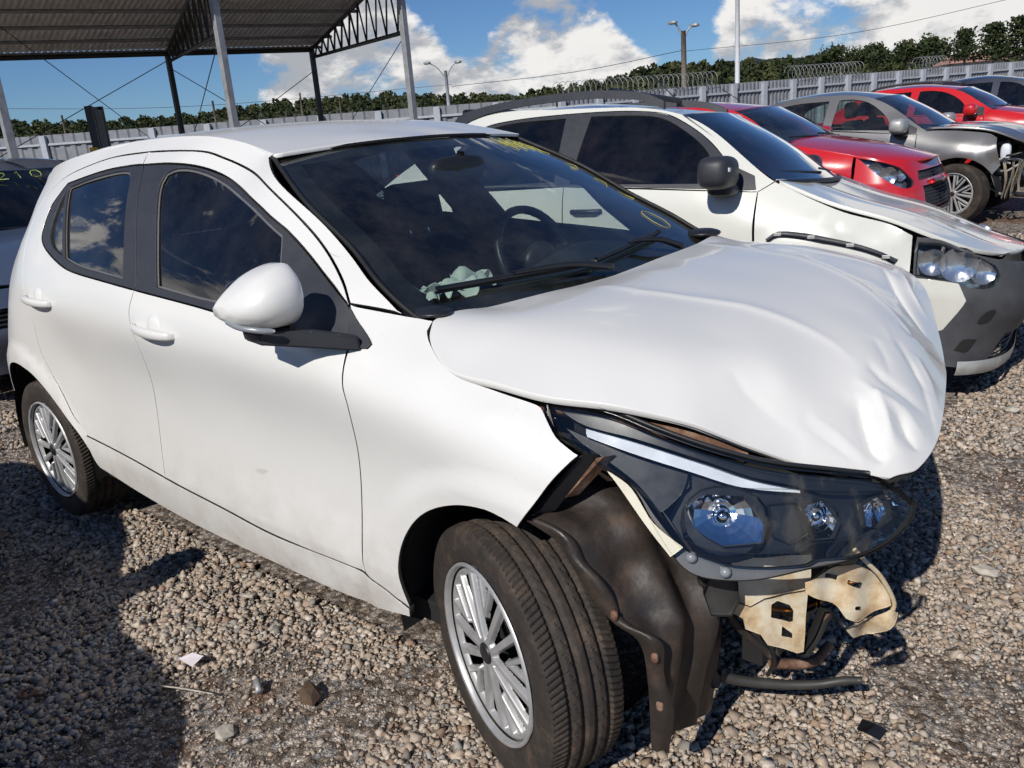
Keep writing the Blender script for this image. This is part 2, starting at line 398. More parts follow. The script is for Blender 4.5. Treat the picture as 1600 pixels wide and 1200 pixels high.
def glass(name,tint,refl=1.0,dust=.06,rough=0.,ior=1.52,gain=1.75):
    """thin automotive pane: tinted see-through plus mirror reflection, a film of dust"""
    t=NT(name); ge=t.n('ShaderNodeNewGeometry'); dp=t.n('ShaderNodeVectorMath',operation='DOT_PRODUCT'); t.l(ge.outputs['Normal'],dp.inputs[0]); t.l(ge.outputs['Incoming'],dp.inputs[1])
    cs=t.ma('ABSOLUTE',dp.outputs['Value']); fr=t.ma('ADD',t.ma('MULTIPLY',t.ma('POWER',t.ma('SUBTRACT',1.,cs),5.),.955),.045)
    tr=t.n('ShaderNodeBsdfTransparent'); tr.inputs[0].default_value=(*tint,1)
    gl=t.n('ShaderNodeBsdfGlossy'); gl.inputs['Roughness'].default_value=rough; gl.inputs[0].default_value=(refl,refl,refl,1)
    f=t.ma('MULTIPLY',fr,gain,True)
    m=t.n('ShaderNodeMixShader'); t.l(f,m.inputs[0]); t.l(tr.outputs[0],m.inputs[1]); t.l(gl.outputs[0],m.inputs[2])
    df=t.n('ShaderNodeBsdfDiffuse'); df.inputs[0].default_value=(.42,.40,.37,1)
    m2=t.n('ShaderNodeMixShader'); dn=t.mr(t.noise(5,8,.7),.42,.85,dust*.15,dust*1.6); sp=t.mr(t.noise(330,2,.5),.70,.74,0,.5 if dust>.01 else 0)
    t.l(t.ma('ADD',dn,t.ma('MULTIPLY',sp,dust*4),True),m2.inputs[0]); t.l(m.outputs[0],m2.inputs[1]); t.l(df.outputs[0],m2.inputs[2]); t.l(m2.outputs[0],t.out.inputs[0]); return t.m
M={}
M['white']=paint('white_paint',(.735,.728,.70),.85,coatr=.10,zhi=.62,coat=.55)
M['white2']=paint('creamy_white_paint',(.66,.66,.605),.45,coatr=.06)
M['red']=paint('red_paint',(.55,.012,.016),.25,rough=.3)
M['silver']=paint('grey_metallic_paint',(.23,.225,.22),.25,metal=.55,rough=.38)
M['navy']=paint('navy_paint',(.012,.016,.04),.25)
M['blue']=paint('slate_blue_paint',(.10,.13,.20),.3,metal=.3)
M['black']=simple('black_plastic',(.016,.017,.02),.42,var=.2,bstr=.08,bscale=600)
M['trim']=simple('grained_dark_trim',(.030,.032,.040),.48,var=.1,bstr=.15,bscale=900)
M['shell']=simple('dark_body_cavity',(.012,.012,.012),.8)
M['interior']=simple('dark_interior_cloth',(.022,.023,.026),.85,var=.25,bstr=.2,bscale=300)
M['headliner']=simple('grey_headliner',(.20,.20,.20),.9)
M['rubber']=simple('window_rubber',(.010,.010,.011),.6)
M['chrome']=simple('chrome',(.80,.80,.80),.12,metal=1.,var=.05)
M['hubcap']=simple('silver_hubcap_plastic',(.46,.46,.46),.44,metal=.45,coat=.2,var=.12,scale=25)
M['darkmetal']=simple('dark_metal',(.05,.048,.045),.55,metal=.3,var=.3)
M['galv']=simple('galvanised_steel',(.36,.37,.38),.5,metal=.4,var=.2,scale=5)
M['primer']=None
def mk_primer():
    t=NT('dusty_cream_primer'); n=t.noise(14,8,.65); c=t.ramp(n,[(.25,(.24,.13,.06)),(.42,(.54,.40,.24)),(.55,(.66,.58,.43)),(.75,(.70,.66,.56))]); t.pr(c,.6,bump=t.noise(30,6),bstr=.3,bdist=.006); return t.m
M['primer']=mk_primer()
def mk_rust():
    t=NT('rusty_steel'); n=t.noise(25,8,.7); c=t.ramp(n,[(.3,(.05,.028,.02)),(.5,(.17,.085,.05)),(.7,(.36,.25,.17))]); t.pr(c,.8,bump=n,bstr=.3,bdist=.004); return t.m
M['rust']=mk_rust()
def mk_liner():
    t=NT('muddy_black_liner'); n=t.noise(9,8,.7); c=t.ramp(n,[(.3,(.018,.016,.015)),(.55,(.036,.027,.022)),(.76,(.095,.056,.036))]); r=t.mr(n,.3,.7,.30,.7); t.pr(c,r,bump=t.noise(16,5),bstr=.35,bdist=.01); return t.m
M['liner']=mk_liner()
def mk_tyre():
    t=NT('dusty_tyre_rubber'); n=t.noise(11,8,.7); n2=t.noise(70,5,.7); c=t.ramp(t.ma('ADD',t.ma('MULTIPLY',n,.65),t.ma('MULTIPLY',n2,.35)),[(.35,(.018,.017,.016)),(.52,(.045,.036,.030)),(.70,(.125,.085,.060))]); t.pr(c,.78,bump=n2,bstr=.25,bdist=.002,spec=.35); return t.m
M['tyre']=mk_tyre()
M['glass']=glass('tinted_side_glass',(.13,.16,.21),1.,.035)
M['wsglass']=glass('windscreen_glass',(.62,.72,.68),1.,.055)
M['darkglass']=glass('dark_tinted_glass',(.055,.06,.07),1.,.03)
M['lens']=glass('clear_lens',(.93,.94,.94),1.,.008,ior=1.5,gain=1.05)
M['yellow']=simple('yellow_marker_ink',(.50,.47,.10),.6)
M['airbag']=simple('airbag_cloth',(.72,.74,.70),.8,var=.12,scale=25,bstr=.4,bscale=60)
M['orange']=simple('orange_lens',(.6,.18,.02),.2)
M['redlens']=simple('red_tail_lens',(.22,.006,.008),.12,coat=1.)
M['gasket']=simple('window_edge_rubber',(.12,.12,.125),.4)
# ------------------------------------------------------------------ body surfaces
class TPS:
    def __init__(s,P,v,lam=1e-4,sc=(1.,1.)):
        s.sc=np.array(sc);P=np.asarray(P,float)*s.sc;v=np.asarray(v,float);s.P=P;n=len(P)
        A=np.zeros((n+3,n+3));A[:n,:n]=s.k(np.linalg.norm(P[:,None]-P[None],axis=2))+lam*np.eye(n)
        A[:n,n]=1;A[:n,n+1:]=P;A[n,:n]=1;A[n+1:,:n]=P.T
        s.c=np.linalg.solve(A,np.r_[v,0,0,0])
    @staticmethod
    def k(r): return np.where(r>1e-9,r*r*np.log(np.maximum(r,1e-9)),0)
    def __call__(s,a,b):
        a=np.asarray(a,float);b=np.asarray(b,float);sh=np.broadcast(a,b).shape
        Q=np.c_[np.broadcast_to(a,sh).ravel(),np.broadcast_to(b,sh).ravel()]*s.sc
        out=np.empty(len(Q))
        for i in range(0,len(Q),4000):
            q=Q[i:i+4000];K=s.k(np.linalg.norm(q[:,None]-s.P[None],axis=2))
            out[i:i+4000]=K@s.c[:len(s.P)]+s.c[-3]+q@s.c[-2:]
        return out.reshape(sh)
def sstep(a,b,x):
    t=np.clip((np.asarray(x,float)-a)/(b-a),0,1);return t*t*(3-2*t)
ARGO_W={
-3.15:[(.3,.60),(.55,.66),(.8,.62),(1.0,.56),(1.2,.42),(1.35,.36)],
-2.85:[(.3,.76),(.6,.78),(.85,.735),(1.0,.69),(1.15,.605),(1.3,.50),(1.40,.44)],
-2.68:[(.7,.825),(.9,.785),(1.05,.73),(1.2,.62),(1.33,.54)],
-2.52:[(.3,.825),(.7,.85),(.9,.832),(1.02,.795),(1.15,.735),(1.3,.64),(1.42,.55)],
-2.28:[(.95,.85),(1.04,.83),(1.15,.775),(1.3,.69)],
-2.0:[(.2,.80),(.35,.835),(.55,.845),(.75,.85),(.93,.857),(1.03,.838),(1.12,.80),(1.25,.73),(1.38,.64),(1.46,.56)],
-1.4:[(.2,.80),(.35,.835),(.55,.845),(.75,.85),(.9,.857),(1.0,.84),(1.06,.818),(1.2,.75),(1.35,.66),(1.43,.595),(1.47,.545)],
-.9:[(.2,.80),(.35,.835),(.55,.845),(.75,.852),(.88,.857),(.98,.838),(1.04,.81),(1.2,.715),(1.33,.62),(1.4,.57)],
-1.04:[(1.408,.54)],-.65:[(1.26,.60),(1.1,.745)],
-.5:[(.2,.80),(.35,.835),(.55,.845),(.72,.852),(.85,.857),(.95,.835),(1.0,.80),(1.08,.735),(1.155,.645)],
-.29:[(1.028,.69),(.985,.75),(.93,.81)],
-.2:[(.35,.81),(.55,.845),(.72,.855),(.82,.85),(.89,.825),(.945,.78),(.985,.72)],
0:[(.3,.80),(.65,.85),(.75,.85),(.82,.835),(.88,.795),(.93,.72)],
.25:[(.4,.78),(.6,.81),(.7,.81),(.78,.795),(.85,.74),(.89,.68)],
.5:[(.5,.70),(.65,.71),(.75,.69),(.82,.62)]}
_P=[(x,z) for x,l in ARGO_W.items() for z,w in l];_V=[w for x,l in ARGO_W.items() for z,w in l]
_tps=TPS(_P,_V,lam=2e-4,sc=(1.,1.6))
def argo_W(x,z):
    x=np.asarray(x,float);z=np.asarray(z,float)
    w=_tps(x,z)
    # shoulder crease sinking towards the front, the door skin falling away below it
    xc=np.maximum(x,-2.1); zc=.81412-.21153*xc-.15771*xc**2-.04309*xc**3
    ud=zc-z; us=.5*(ud+np.sqrt(ud*ud+.035**2))-.004; tt=np.clip(us/(zc-.42),0,1)
    amp=sstep(.22,-.22,x)*sstep(-2.55,-1.95,x)
    dip=np.sin(np.pi*tt**.85)
    w=w+amp*(.006*np.exp(-(ud/.10)**2)-.023*dip)
    # wheel arch flares
    for cx,cz,r in ((0,.28,.36),(-2.521,.30,.365)):
        rr=np.hypot(x-cx,z-cz)
        w=w+.013*sstep(r+.125,r+.06,rr)*(z>.15)
    return w
HA=np.array([.13,-.78]);HD=np.array([.805,.593]);HN=np.array([.593,-.805])
def hl_S(s,z,off=0.):
    s=np.asarray(s,float);z=np.asarray(z,float)
    b=.085*(1-((s-.36)/.40)**2)-.42*(z-.72)-.9*np.clip(z-.80,0,1)**2+off
    return np.stack([HA[0]+s*HD[0]+b*HN[0],HA[1]+s*HD[1]+b*HN[1],z+0*s],-1)
M['hoodpaint']=paint('bonnet_white_paint',(.735,.728,.70),.45,zlo=-1,zhi=-.5,coatr=.06,coat=.6)
M['lensgrey']=simple('grey_lens_plastic',(.24,.26,.28),.2,coat=.6)
M['lensrim']=simple('smoky_lens_rim',(.13,.13,.135),.22,coat=.6)
M['guide']=simple('pale_light_guide',(.72,.76,.82),.25,coat=.8)
M['gloss']=simple('gloss_dark_bezel',(.011,.012,.014),.34,coat=.15)
M['mirror']=simple('lamp_reflector',(.88,.90,.93),.05,metal=1.,var=.02)
M['cream']=simple('cream_mount_plastic',(.62,.59,.48),.5,var=.12)
M['dash']=simple('dashboard_plastic',(.030,.032,.036),.6,var=.15,bstr=.2,bscale=400)
WIP=[((.80,.075),(.865,.47),(.93,.50)),((.86,.485),(.80,.80),(.95,.80))]
INK=[[(.025+.02*(k%3),.80+.016*k),(.06+.02*(k%2),.803+.016*k),(.09+.02*((k*2)%3),.812+.016*k)] for k in range(9)]
INK+=[[(.08,.93),(.10,.955),(.14,.95),(.16,.965)],[(.24,.935),(.27,.96),(.30,.93),(.27,.925)],[(.36,.945),(.40,.965),(.43,.94)],[(.47,.95),(.53,.975)]]
INK+=[[(.70+.075*math.cos(a),.90+.028*math.sin(a)) for a in np.linspace(0,6.0,12)]]
FOLDS_DATA=[
 (0.0063,0.02,0.3,[(-0.144, -0.216), (0.004, -0.237), (0.132, -0.213), (0.262, -0.189), (0.382, -0.193), (0.465, -0.2), (0.536, -0.224)]),#styleA 7/7
 (0.0054,0.018,0.3,[(-0.241, 0.513), (-0.015, 0.415), (0.158, 0.353), (0.363, 0.222), (0.471, 0.153), (0.559, 0.083), (0.603, 0.087)]),#styleB 7/7
 (-0.0108,0.009,0,[(0.583, -0.05), (0.625, -0.098), (0.665, -0.167), (0.688, -0.223)]),#c3 4/4
 (0.0108,0.01,0,[(0.585, 0.001), (0.632, -0.05), (0.673, -0.134)]),#c4 3/3
 (-0.0062,0.01,0,[(0.493, -0.441), (0.55, -0.421), (0.604, -0.411)]),#c5 3/3
 (0.00558,0.01,0,[(0.5, -0.419), (0.555, -0.401), (0.61, -0.392)]),#c6 3/3
 (-0.00558,0.01,0,[(0.508, 0.102), (0.544, 0.083), (0.571, 0.163)]),#c7 3/3
 (0.0031,0.045,0,[(-0.178, -0.648), (0.057, -0.581), (0.212, -0.549), (0.333, -0.505), (0.416, -0.479)]),#shoulder 5/5
 (-0.0062,0.02,-0.3,[(0.356, -0.468), (0.399, -0.485), (0.45, -0.479), (0.514, -0.46)]),#v1 4/4
 (-0.027,0.016,-0.3,[(0.555, -0.298), (0.579, -0.325), (0.607, -0.361), (0.64, -0.371)]),#v2 4/4
 (0.0162,0.016,0,[(0.574, -0.258), (0.612, -0.291), (0.642, -0.342)]),#v2r 3/3
 (-0.027,0.014,0,[(0.622, -0.255), (0.646, -0.277), (0.673, -0.294)]),#v3 3/3
 (-0.01302,0.014,0,[(0.535, -0.196), (0.576, -0.205), (0.631, -0.19), (0.675, -0.168)]),#v4 4/4
 (0.0093,0.016,0,[(0.535, -0.261), (0.583, -0.263), (0.641, -0.241), (0.681, -0.243)]),#r4 4/4
 (-0.0216,0.012,0.3,[(0.365, 0.461), (0.427, 0.372), (0.491, 0.298), (0.55, 0.232)]),#v5 4/4
 (0.0108,0.014,0,[(0.351, 0.594), (0.452, 0.432), (0.51, 0.38)]),#r5 3/3
 (-0.00525,0.014,0,[(0.517, -0.085), (0.554, -0.128), (0.581, -0.179)]),#v6 3/3
 (0.0035,0.02,0,[(0.494, 0.026), (0.558, -0.061), (0.625, -0.098), (0.667, -0.112)]),#r6 4/4
 (-0.0093,0.012,0,[(0.544, -0.017), (0.594, -0.063), (0.641, -0.106)]),#v7 3/3
]

# ------------------------------------------------------------------ ground
def gz(y): return .012*max(0.,y-1.) if y<14 else .012*13
def gzv(x,y): return .012*np.clip(y-1.,0,13)
def mk_ground_mat():
    t=NT('gravel_and_red_dirt'); co=t.co()
    vo=t.n('ShaderNodeTexVoronoi'); vo.inputs['Scale'].default_value=44; t.l(co,vo.inputs['Vector'])
    vo2=t.n('ShaderNodeTexVoronoi'); vo2.inputs['Scale'].default_value=85; t.l(co,vo2.inputs['Vector'])
    c1=t.ramp(t.n_sep(vo.outputs['Color']),[(.05,(.13,.10,.078)),(.3,(.27,.225,.185)),(.55,(.40,.345,.295)),(.8,(.47,.42,.37)),(1.,(.22,.225,.23))])
    sh=t.mr(vo.outputs['Distance'],.25,.75,1.,.35); c1=t.mix(1.,c1,t.ramp(sh,[(0,(0,0,0)),(1,(1,1,1))]),'MULTIPLY')
    dirt=t.ramp(t.noise(6,8,.65),[(.3,(.10,.055,.034)),(.55,(.165,.098,.064)),(.75,(.24,.16,.112))])
    pn=t.ma('ADD',t.ma('MULTIPLY',t.noise(.8,5,.6),.75),t.ma('MULTIPLY',t.noise(9,4,.6),.25)); pat=t.mr(pn,.54,.62,1.,.0)
    col=t.mix(t.ma('MULTIPLY',pat,.93),dirt,c1)
    vo3=t.n('ShaderNodeTexVoronoi'); vo3.inputs['Scale'].default_value=230; t.l(co,vo3.inputs['Vector'])
    grit=t.ramp(t.n_sep(vo3.outputs['Color']),[(.0,(.55,.55,.55)),(.6,(1.,1.,1.)),(.85,(1.5,1.45,1.4)),(1.,(2.3,2.2,2.1))]); col=t.mix(1.,col,grit,'MULTIPLY')
    hgt=t.ma('SUBTRACT',t.ma('MULTIPLY',vo2.outputs['Distance'],.3),t.ma('ADD',vo.outputs['Distance'],t.ma('MULTIPLY',vo3.outputs['Distance'],.35)))
    t.pr(col,.9,bump=hgt,bstr=.7,bdist=.012,spec=.25); return t.m
def _sep(self,v):
    q=self.n('ShaderNodeSeparateColor'); self.l(v,q.inputs[0]); return q.outputs[0]
NT.n_sep=_sep
M['ground']=mk_ground_mat()
rad=np.r_[np.linspace(0,12,40),np.geomspace(12.6,4000,40)]; na=120; V=[];
for r in rad:
    for k in range(na):
        a=2*math.pi*k/na; x,y=r*math.cos(a)-1.,r*math.sin(a); V.append((x,y,float(gzv(x,y))+(.008*math.sin(x*2.1+y)*math.sin(y*1.7-x*.6) if r<12 else 0)-.006))
tag(mk('ground',V,grid_faces(len(rad),na,True),M['ground'],smooth=True),kind='structure')
# loose stones
def mk_stone():
    t=NT('crushed_stone'); a=t.n('ShaderNodeAttribute',attribute_name='tone'); n=t.noise(160,3,.6); c=t.mix(t.mr(n,.3,.7,0,.45),a.outputs['Color'],(.16,.12,.09)); t.pr(c,.85,spec=.3); return t.m
M['stone']=mk_stone()
def ico():
    g=(1+5**.5)/2; V=np.array([(-1,g,0),(1,g,0),(-1,-g,0),(1,-g,0),(0,-1,g),(0,1,g),(0,-1,-g),(0,1,-g),(g,0,-1),(g,0,1),(-g,0,-1),(-g,0,1)],float); V/=np.linalg.norm(V[0])
    F=np.array([(0,11,5),(0,5,1),(0,1,7),(0,7,10),(0,10,11),(1,5,9),(5,11,4),(11,10,2),(10,7,6),(7,1,8),(3,9,4),(3,4,2),(3,2,6),(3,6,8),(3,8,9),(4,9,5),(2,4,11),(6,2,10),(8,6,7),(9,8,1)])
    return V,F
def vnoise(x,y,s,seed):
    r=np.random.default_rng(seed); G=r.random((64,64)); u,v=x*s,y*s; i,j=np.floor(u).astype(int),np.floor(v).astype(int); f,g=u-i,v-j; f=f*f*(3-2*f); g=g*g*(3-2*g)
    q=lambda a,b:G[a%64,b%64]
    return q(i,j)*(1-f)*(1-g)+q(i+1,j)*f*(1-g)+q(i,j+1)*(1-f)*g+q(i+1,j+1)*f*g
def stones():
    cv=np.array([(x,y,z) for x in (-1,1) for y in (-1,1) for z in (-1,1)],float)*.66
    fc=np.array([(0,1,3),(0,3,2),(4,6,7),(4,7,5),(0,4,5),(0,5,1),(2,3,7),(2,7,6),(0,2,6),(0,6,4),(1,5,7),(1,7,3)]); T=[]
    for k in range(60):
        v=cv+RNG.uniform(-.34,.34,(8,3)); v=v*RNG.uniform(.70,1.30,3)
        q=RNG.normal(size=(3,3)); q,_=np.linalg.qr(q); v=v@q; v[:,2]*=.72; T.append(v)
    T=np.array(T)
    pts=[]
    for (r0,r1,den,rm,sg) in ((0,2.3,15500,.0058,.40),(2.3,3.6,11000,.0063,.40),(3.6,5.5,5200,.0080,.38),(5.5,9.5,1500,.0112,.36)):
        n=int(den*math.pi*(r1*r1-r0*r0)); a=RNG.uniform(0,2*math.pi,n); r=np.sqrt(RNG.uniform(r0*r0,r1*r1,n)); x=CAM[0]+r*np.cos(a); y=CAM[1]+r*np.sin(a)
        d=np.stack([x-CAM[0],y-CAM[1],-CAM[2]+0*x],-1); zc=d@_f; u=800+F_PX*(d@_r)/zc; v=600+F_PX*(d@_d)/zc
        k=(zc>.2)&(u>-260)&(u<1860)&(v<1420)
        k&=~((x>-2.7)&(x<.1)&(np.abs(y)<.62)); k&=~((x>-3.6)&(x<.2)&(np.abs(y-2.58)<.7)&(x<.2))
        p=.62*vnoise(x,y,1.4,3)+.38*vnoise(x,y,4.5,4); keep=RNG.random(n)<np.clip((.73-p)/.14,.22,1.)
        k&=keep; x,y=x[k],y[k]; s=rm*np.exp(RNG.normal(0,sg,len(x)))*np.where(p[k]>.68,.62,1.); s=np.minimum(s,.019); pts.append(np.c_[x,y,s])
    P=np.vstack(pts); n=len(P); ti=RNG.integers(0,60,n); an=RNG.uniform(0,2*math.pi,n); c,s_=np.cos(an),np.sin(an)
    v=T[ti]*P[:,2][:,None,None]
    tilt=RNG.normal(0,.35,n); vy=v[:,:,1]*np.cos(tilt)[:,None]-v[:,:,2]*np.sin(tilt)[:,None]; vz=v[:,:,1]*np.sin(tilt)[:,None]+v[:,:,2]*np.cos(tilt)[:,None]
    X=v[:,:,0]*c[:,None]-vy*s_[:,None]+P[:,0:1]; Y=v[:,:,0]*s_[:,None]+vy*c[:,None]+P[:,1:2]
    Z=vz+(gzv(P[:,0],P[:,1])+P[:,2]*RNG.uniform(-.20,.62,n))[:,None]
    V=np.stack([X,Y,Z],-1).reshape(-1,3); F=(fc[None]+8*np.arange(n)[:,None,None]).reshape(-1,3)
    pal=np.array([(.40,.345,.285),(.44,.39,.335),(.36,.29,.23),(.32,.265,.215),(.47,.43,.385),(.23,.23,.225),(.29,.28,.265),(.26,.185,.135),(.41,.33,.27),(.18,.165,.15)]); pr=np.array([.2,.17,.15,.12,.08,.07,.08,.06,.05,.02])
    col=pal[RNG.choice(len(pal),n,p=pr/pr.sum())]*RNG.uniform(.80,1.30,(n,1))*1.16*np.array([1.03,1.,.96]); col=np.c_[col,np.ones(n)]; col=np.repeat(col,8,0)
    o=mk_np('gravel',V,F,M['stone'],None,False,col); tag(o,'loose crushed stone gravel scattered over red dirt','gravel',kind='stuff'); return n
NSTONES=stones()
# single pieces lying on the gravel
def rock(name,loc,r,mat,label,cat,flat=.5,seed=0):
    g=np.random.default_rng(seed); iv,fc=ico(); v=iv*g.uniform(.75,1.2,(12,1))*[r*1.4,r,r*flat]; o=mk(name,v,fc,mat); o.location=(loc[0],loc[1],gzv(loc[0],loc[1])+r*flat*.6+.006); o.rotation_euler=(0,0,g.uniform(0,6)); return tag(o,label,cat)
def on_ground(u,v):
    d=pix_dir(u,v); t=-CAM[2]/d[2]; return CAM+d*t
M['chip']=simple('pale_chip',(.42,.38,.32),.8,var=.3,scale=40); M['paper']=simple('paper',(.62,.56,.58),.8,var=.1); M['bark']=simple('bark',(.09,.055,.035),.9,var=.4,scale=30)
p=on_ground(300,1043); tag(mk('paper_scrap',[(p[0]-.03,p[1]-.02,.030),(p[0]+.03,p[1]-.012,.022),(p[0]+.028,p[1]+.028,.034),(p[0]-.005,p[1]+.012,.042)],[(0,1,2,3)],M['paper']),'folded pale pink paper scrap lying on the sunlit gravel','paper')
p=on_ground(350,1150); rock('stone_chip',p,.028,M['chip'],'flat pale stone chip lying alone on red dirt','stone',.35,3)
p=on_ground(487,1095); rock('bark_chunk',p,.030,M['bark'],'dark brown bark chunk standing on dirt below the sill','bark',.9,5)
p=on_ground(405,1083); o=lathe('crushed_tube',[(-.02,.001),(-.02,.010),(.0,.008),(.02,.011),(.02,.001)],10,M['galv']); o.location=(p[0],p[1],.022); o.rotation_euler=(.3,0,1.1); tag(o,'small crushed grey metal tube on the gravel','scrap')
p=on_ground(388,940); tag(box('wood_splinter',(p[0],p[1],.022),(.05,.012,.010),M['chip'],None,Matrix.Rotation(.4,3,'Z'),.002),'short pale wood splinter on gravel near the sill','splinter')
a,b=on_ground(228,1080),on_ground(335,1095); tag(tube('dry_twig',spline(np.array([[a[0],a[1],.022],[(a[0]+b[0])/2+.01,(a[1]+b[1])/2,.03],[b[0],b[1],.022]]),9),.0025,M['chip'],None,5),'thin dry twig lying across the gravel','twig')
p=on_ground(45,1095); o=tube('key_ring',[(p[0]+.02*math.cos(t),p[1]+.02*math.sin(t),.026) for t in np.linspace(0,2*math.pi,17)[:-1]],.005,M['rust'],None,6,True); tag(o,'rusty ring with straight shank lying in the shadow','scrap'); tube('shank',[(p[0]+.02,p[1]+.002,.026),(p[0]+.06,p[1]+.03,.026)],.005,M['rust'],o,5)
p=on_ground(1362,1152); tag(mk('plastic_shard',[(p[0]-.03,p[1]-.018,.020),(p[0]-.005,p[1]-.03,.030),(p[0]+.022,p[1]-.022,.018),(p[0]+.030,p[1]+.012,.026),(p[0]+.006,p[1]+.006,.036),(p[0]+.002,p[1]+.034,.020),(p[0]-.028,p[1]+.016,.028)],[(0,1,4,6),(1,2,3,4),(4,3,5,6)],M['gloss']),'broken dark plastic shard on the gravel in front of the wreck','shard')
for k,(u,v) in enumerate(((1580,650),(1540,900),(700,960))):
    p=on_ground(u,v); rock('loose_rock',p,.03,M['chip'],['angular rock at the gravel edge beside the grey bumper','angular rock alone on brown dirt right of the headlight','angular rock tucked against the front tyre'][k],'stone',.6,9+k)
# ------------------------------------------------------------------ wheels
def tyre_profile(rad,wid,rim):
    h=wid/2
    side=[(-h*.80,rim-.004),(-h*.93,rim+.010),(-h*1.0,rim+(rad-rim)*.35),(-h*1.0,rim+(rad-rim)*.55),(-h*.965,rim+(rad-rim)*.78),(-h*.90,rad-.011)]
    side=spline(np.array(side),13)
    tr=np.linspace(-h*.87,h*.87,49); cr=rad-.0035-.006*(np.abs(tr)/(h*.87))**3
    top=np.c_[tr,cr]
    return np.vstack([side,top,side[::-1]*[-1,1]])
def tyre_disp(rad,wid):
    h=wid/2
    def f(A,y,r):
        d=np.zeros(np.broadcast(A,y).shape)
        on=(np.abs(y)<h*.88)&(r>rad-.018)
        g=np.zeros_like(y)
        for c in (-.50,-.17,.17,.50): g=np.maximum(g,np.clip(1.7-np.abs(y-c*h)/.0040,0,1))
        d=d-.0085*g*on
        k=np.round(A/(2*np.pi)*756)
        ph=np.mod(k+np.where(np.abs(y)>.5*h,np.abs(y)*150,np.abs(y)*420),6)
        sh=(np.abs(y)>.56*h)&on; d=d-np.where(sh&(ph<1.2),.0062,0)
        mid=(np.abs(y)>.2*h)&(np.abs(y)<.46*h)&on; ph2=np.mod(k+y*700,14); d=d-np.where(mid&(ph2<1.2),.0050,0)
        return d
    return f
def hubcap_mesh(name,R,mat,parent,n=5,depth=.030):
    nt,nr=720,64; th=np.linspace(0,2*np.pi,nt,endpoint=False); rr=np.linspace(.0,1.,nr)
    T,Q=np.meshgrid(th,rr,indexing='ij'); sec=2*np.pi/n
    ph=np.mod(T+sec/2,sec)-sec/2; t=Q*np.sin(ph); ax=Q*np.cos(ph)
    bp_=np.mod(T,sec)-sec/2; tb=Q*np.sin(bp_)
    # a pair of straight spokes, and a V between two pairs
    c1=.058+.17*np.clip(Q-.18,0,1); w1=.046+.026*Q
    sp=np.maximum(0,1-(np.abs(np.abs(t)-c1)/w1)**2)
    c2=.0+.34*np.clip(Q-.50,0,1); v=np.maximum(0,1-(np.abs(np.abs(tb)-c2)/(.034+.014*Q))**2)*sstep(.40,.50,Q)
    rid=np.maximum(sp,v); rid=np.maximum(rid,np.clip(1-(Q/.21)**4,0,1)); rid=np.maximum(rid,sstep(.87,.92,Q))
    hgt=-.012+.012*np.cos(Q*1.5)                 # dished
    hgt=hgt-.013*(1-sstep(.15,.75,rid))-.007*sstep(.93,1.,Q)-.004*np.clip(1-(Q/.14)**2,0,1)
    keep=rid>.24
    V=np.stack([Q*np.cos(T)*R,-hgt,Q*np.sin(T)*R],-1).reshape(-1,3)
    F=np.array(grid_faces(nt,nr,False,True)); k=keep.reshape(-1)[F].sum(1)>=2
    return mk_np(name,V,F[k],mat,parent,True)
WHEEL={}
def make_wheel(parent,loc,rz,key='argo',rad=.3015,wid=.185,rimr=.205,capmat='hubcap',left=False,n=5):
    """wheel > tyre, hubcap, rim_barrel ; outer face looks to -Y when rz=0"""
    if key not in WHEEL:
        e=mk('wheel',*disc_mesh(rimr*.97,.02),M['shell'],None)
        lathe('tyre',tyre_profile(rad,wid,rimr),756 if key=='argo' else 96,M['tyre'],e,smooth=False if key=='argo' else True,disp=tyre_disp(rad,wid) if key=='argo' else None)
        hc=hubcap_mesh('hubcap',rimr*1.005,M[capmat],e,n); hc.location=(0,-wid/2+.006,0)
        bd=lathe('badge',[(-.003,.0001),(-.003,.020),(-.001,.024),(.004,.025)],24,M['black'],e,smooth=True); bd.location=(0,-wid/2+.004,0)
        lathe('rim_edge',[(-wid/2+.014,rimr-.006),(-wid/2+.002,rimr-.004),(-wid/2-.001,rimr+.002),(-wid/2+.006,rimr+.005)],72,M[capmat],e)
        WHEEL[key]=e; w=e
    else: w=dup(WHEEL[key])
    w.parent=parent; w.location=loc; w.rotation_euler=(0,RNG.uniform(0,6.28) if False else {0:0.35,1:1.7,2:2.9,3:.9}[len(parent.children)%4],rz+(math.pi if left else 0)); w.rotation_mode='YXZ' if False else 'XYZ'
    return w
def disc_mesh(r,y,n=40):
    V=[(0,y,0)]+[(r*math.cos(2*math.pi*k/n),y,r*math.sin(2*math.pi*k/n)) for k in range(n)]
    F=[(0,1+k,1+(k+1)%n) for k in range(n)]
    return V,F
# ------------------------------------------------------------------ the white crashed hatchback
ARGO=empty('crashed_car',(0,0,0),0,'white five-door hatchback with crumpled bonnet, missing front bumper and exposed right headlight','car')
def aS(x,z): x=np.asarray(x,float); z=np.asarray(z,float)+0*x; return np.stack([x+0*z,-argo_W(x,z),z],-1)
def aside(name,P,mat,parent,left=False,**k): return panel(name,P,aS,mat,parent,sgn=1,mirror=left,**k)
FDT=[(-1.649,1.447),(-1.427,1.441),(-1.311,1.431),(-1.221,1.409),(-1.120,1.381),(-.971,1.338),(-.849,1.287),(-.713,1.211),(-.581,1.130),(-.515,1.087),(-.481,1.055)]
FTR=[(-1.632,1.409),(-1.461,1.407),(-1.336,1.396),(-1.215,1.370),(-1.076,1.326),(-.941,1.280),(-.870,1.250),(-.802,1.220),(-.771,1.204),(-.626,1.126),(-.535,1.082),(-.481,1.051)]
FBT=[(-.431,.970),(-.666,.993),(-.945,1.011),(-1.091,1.022),(-1.429,1.045)]
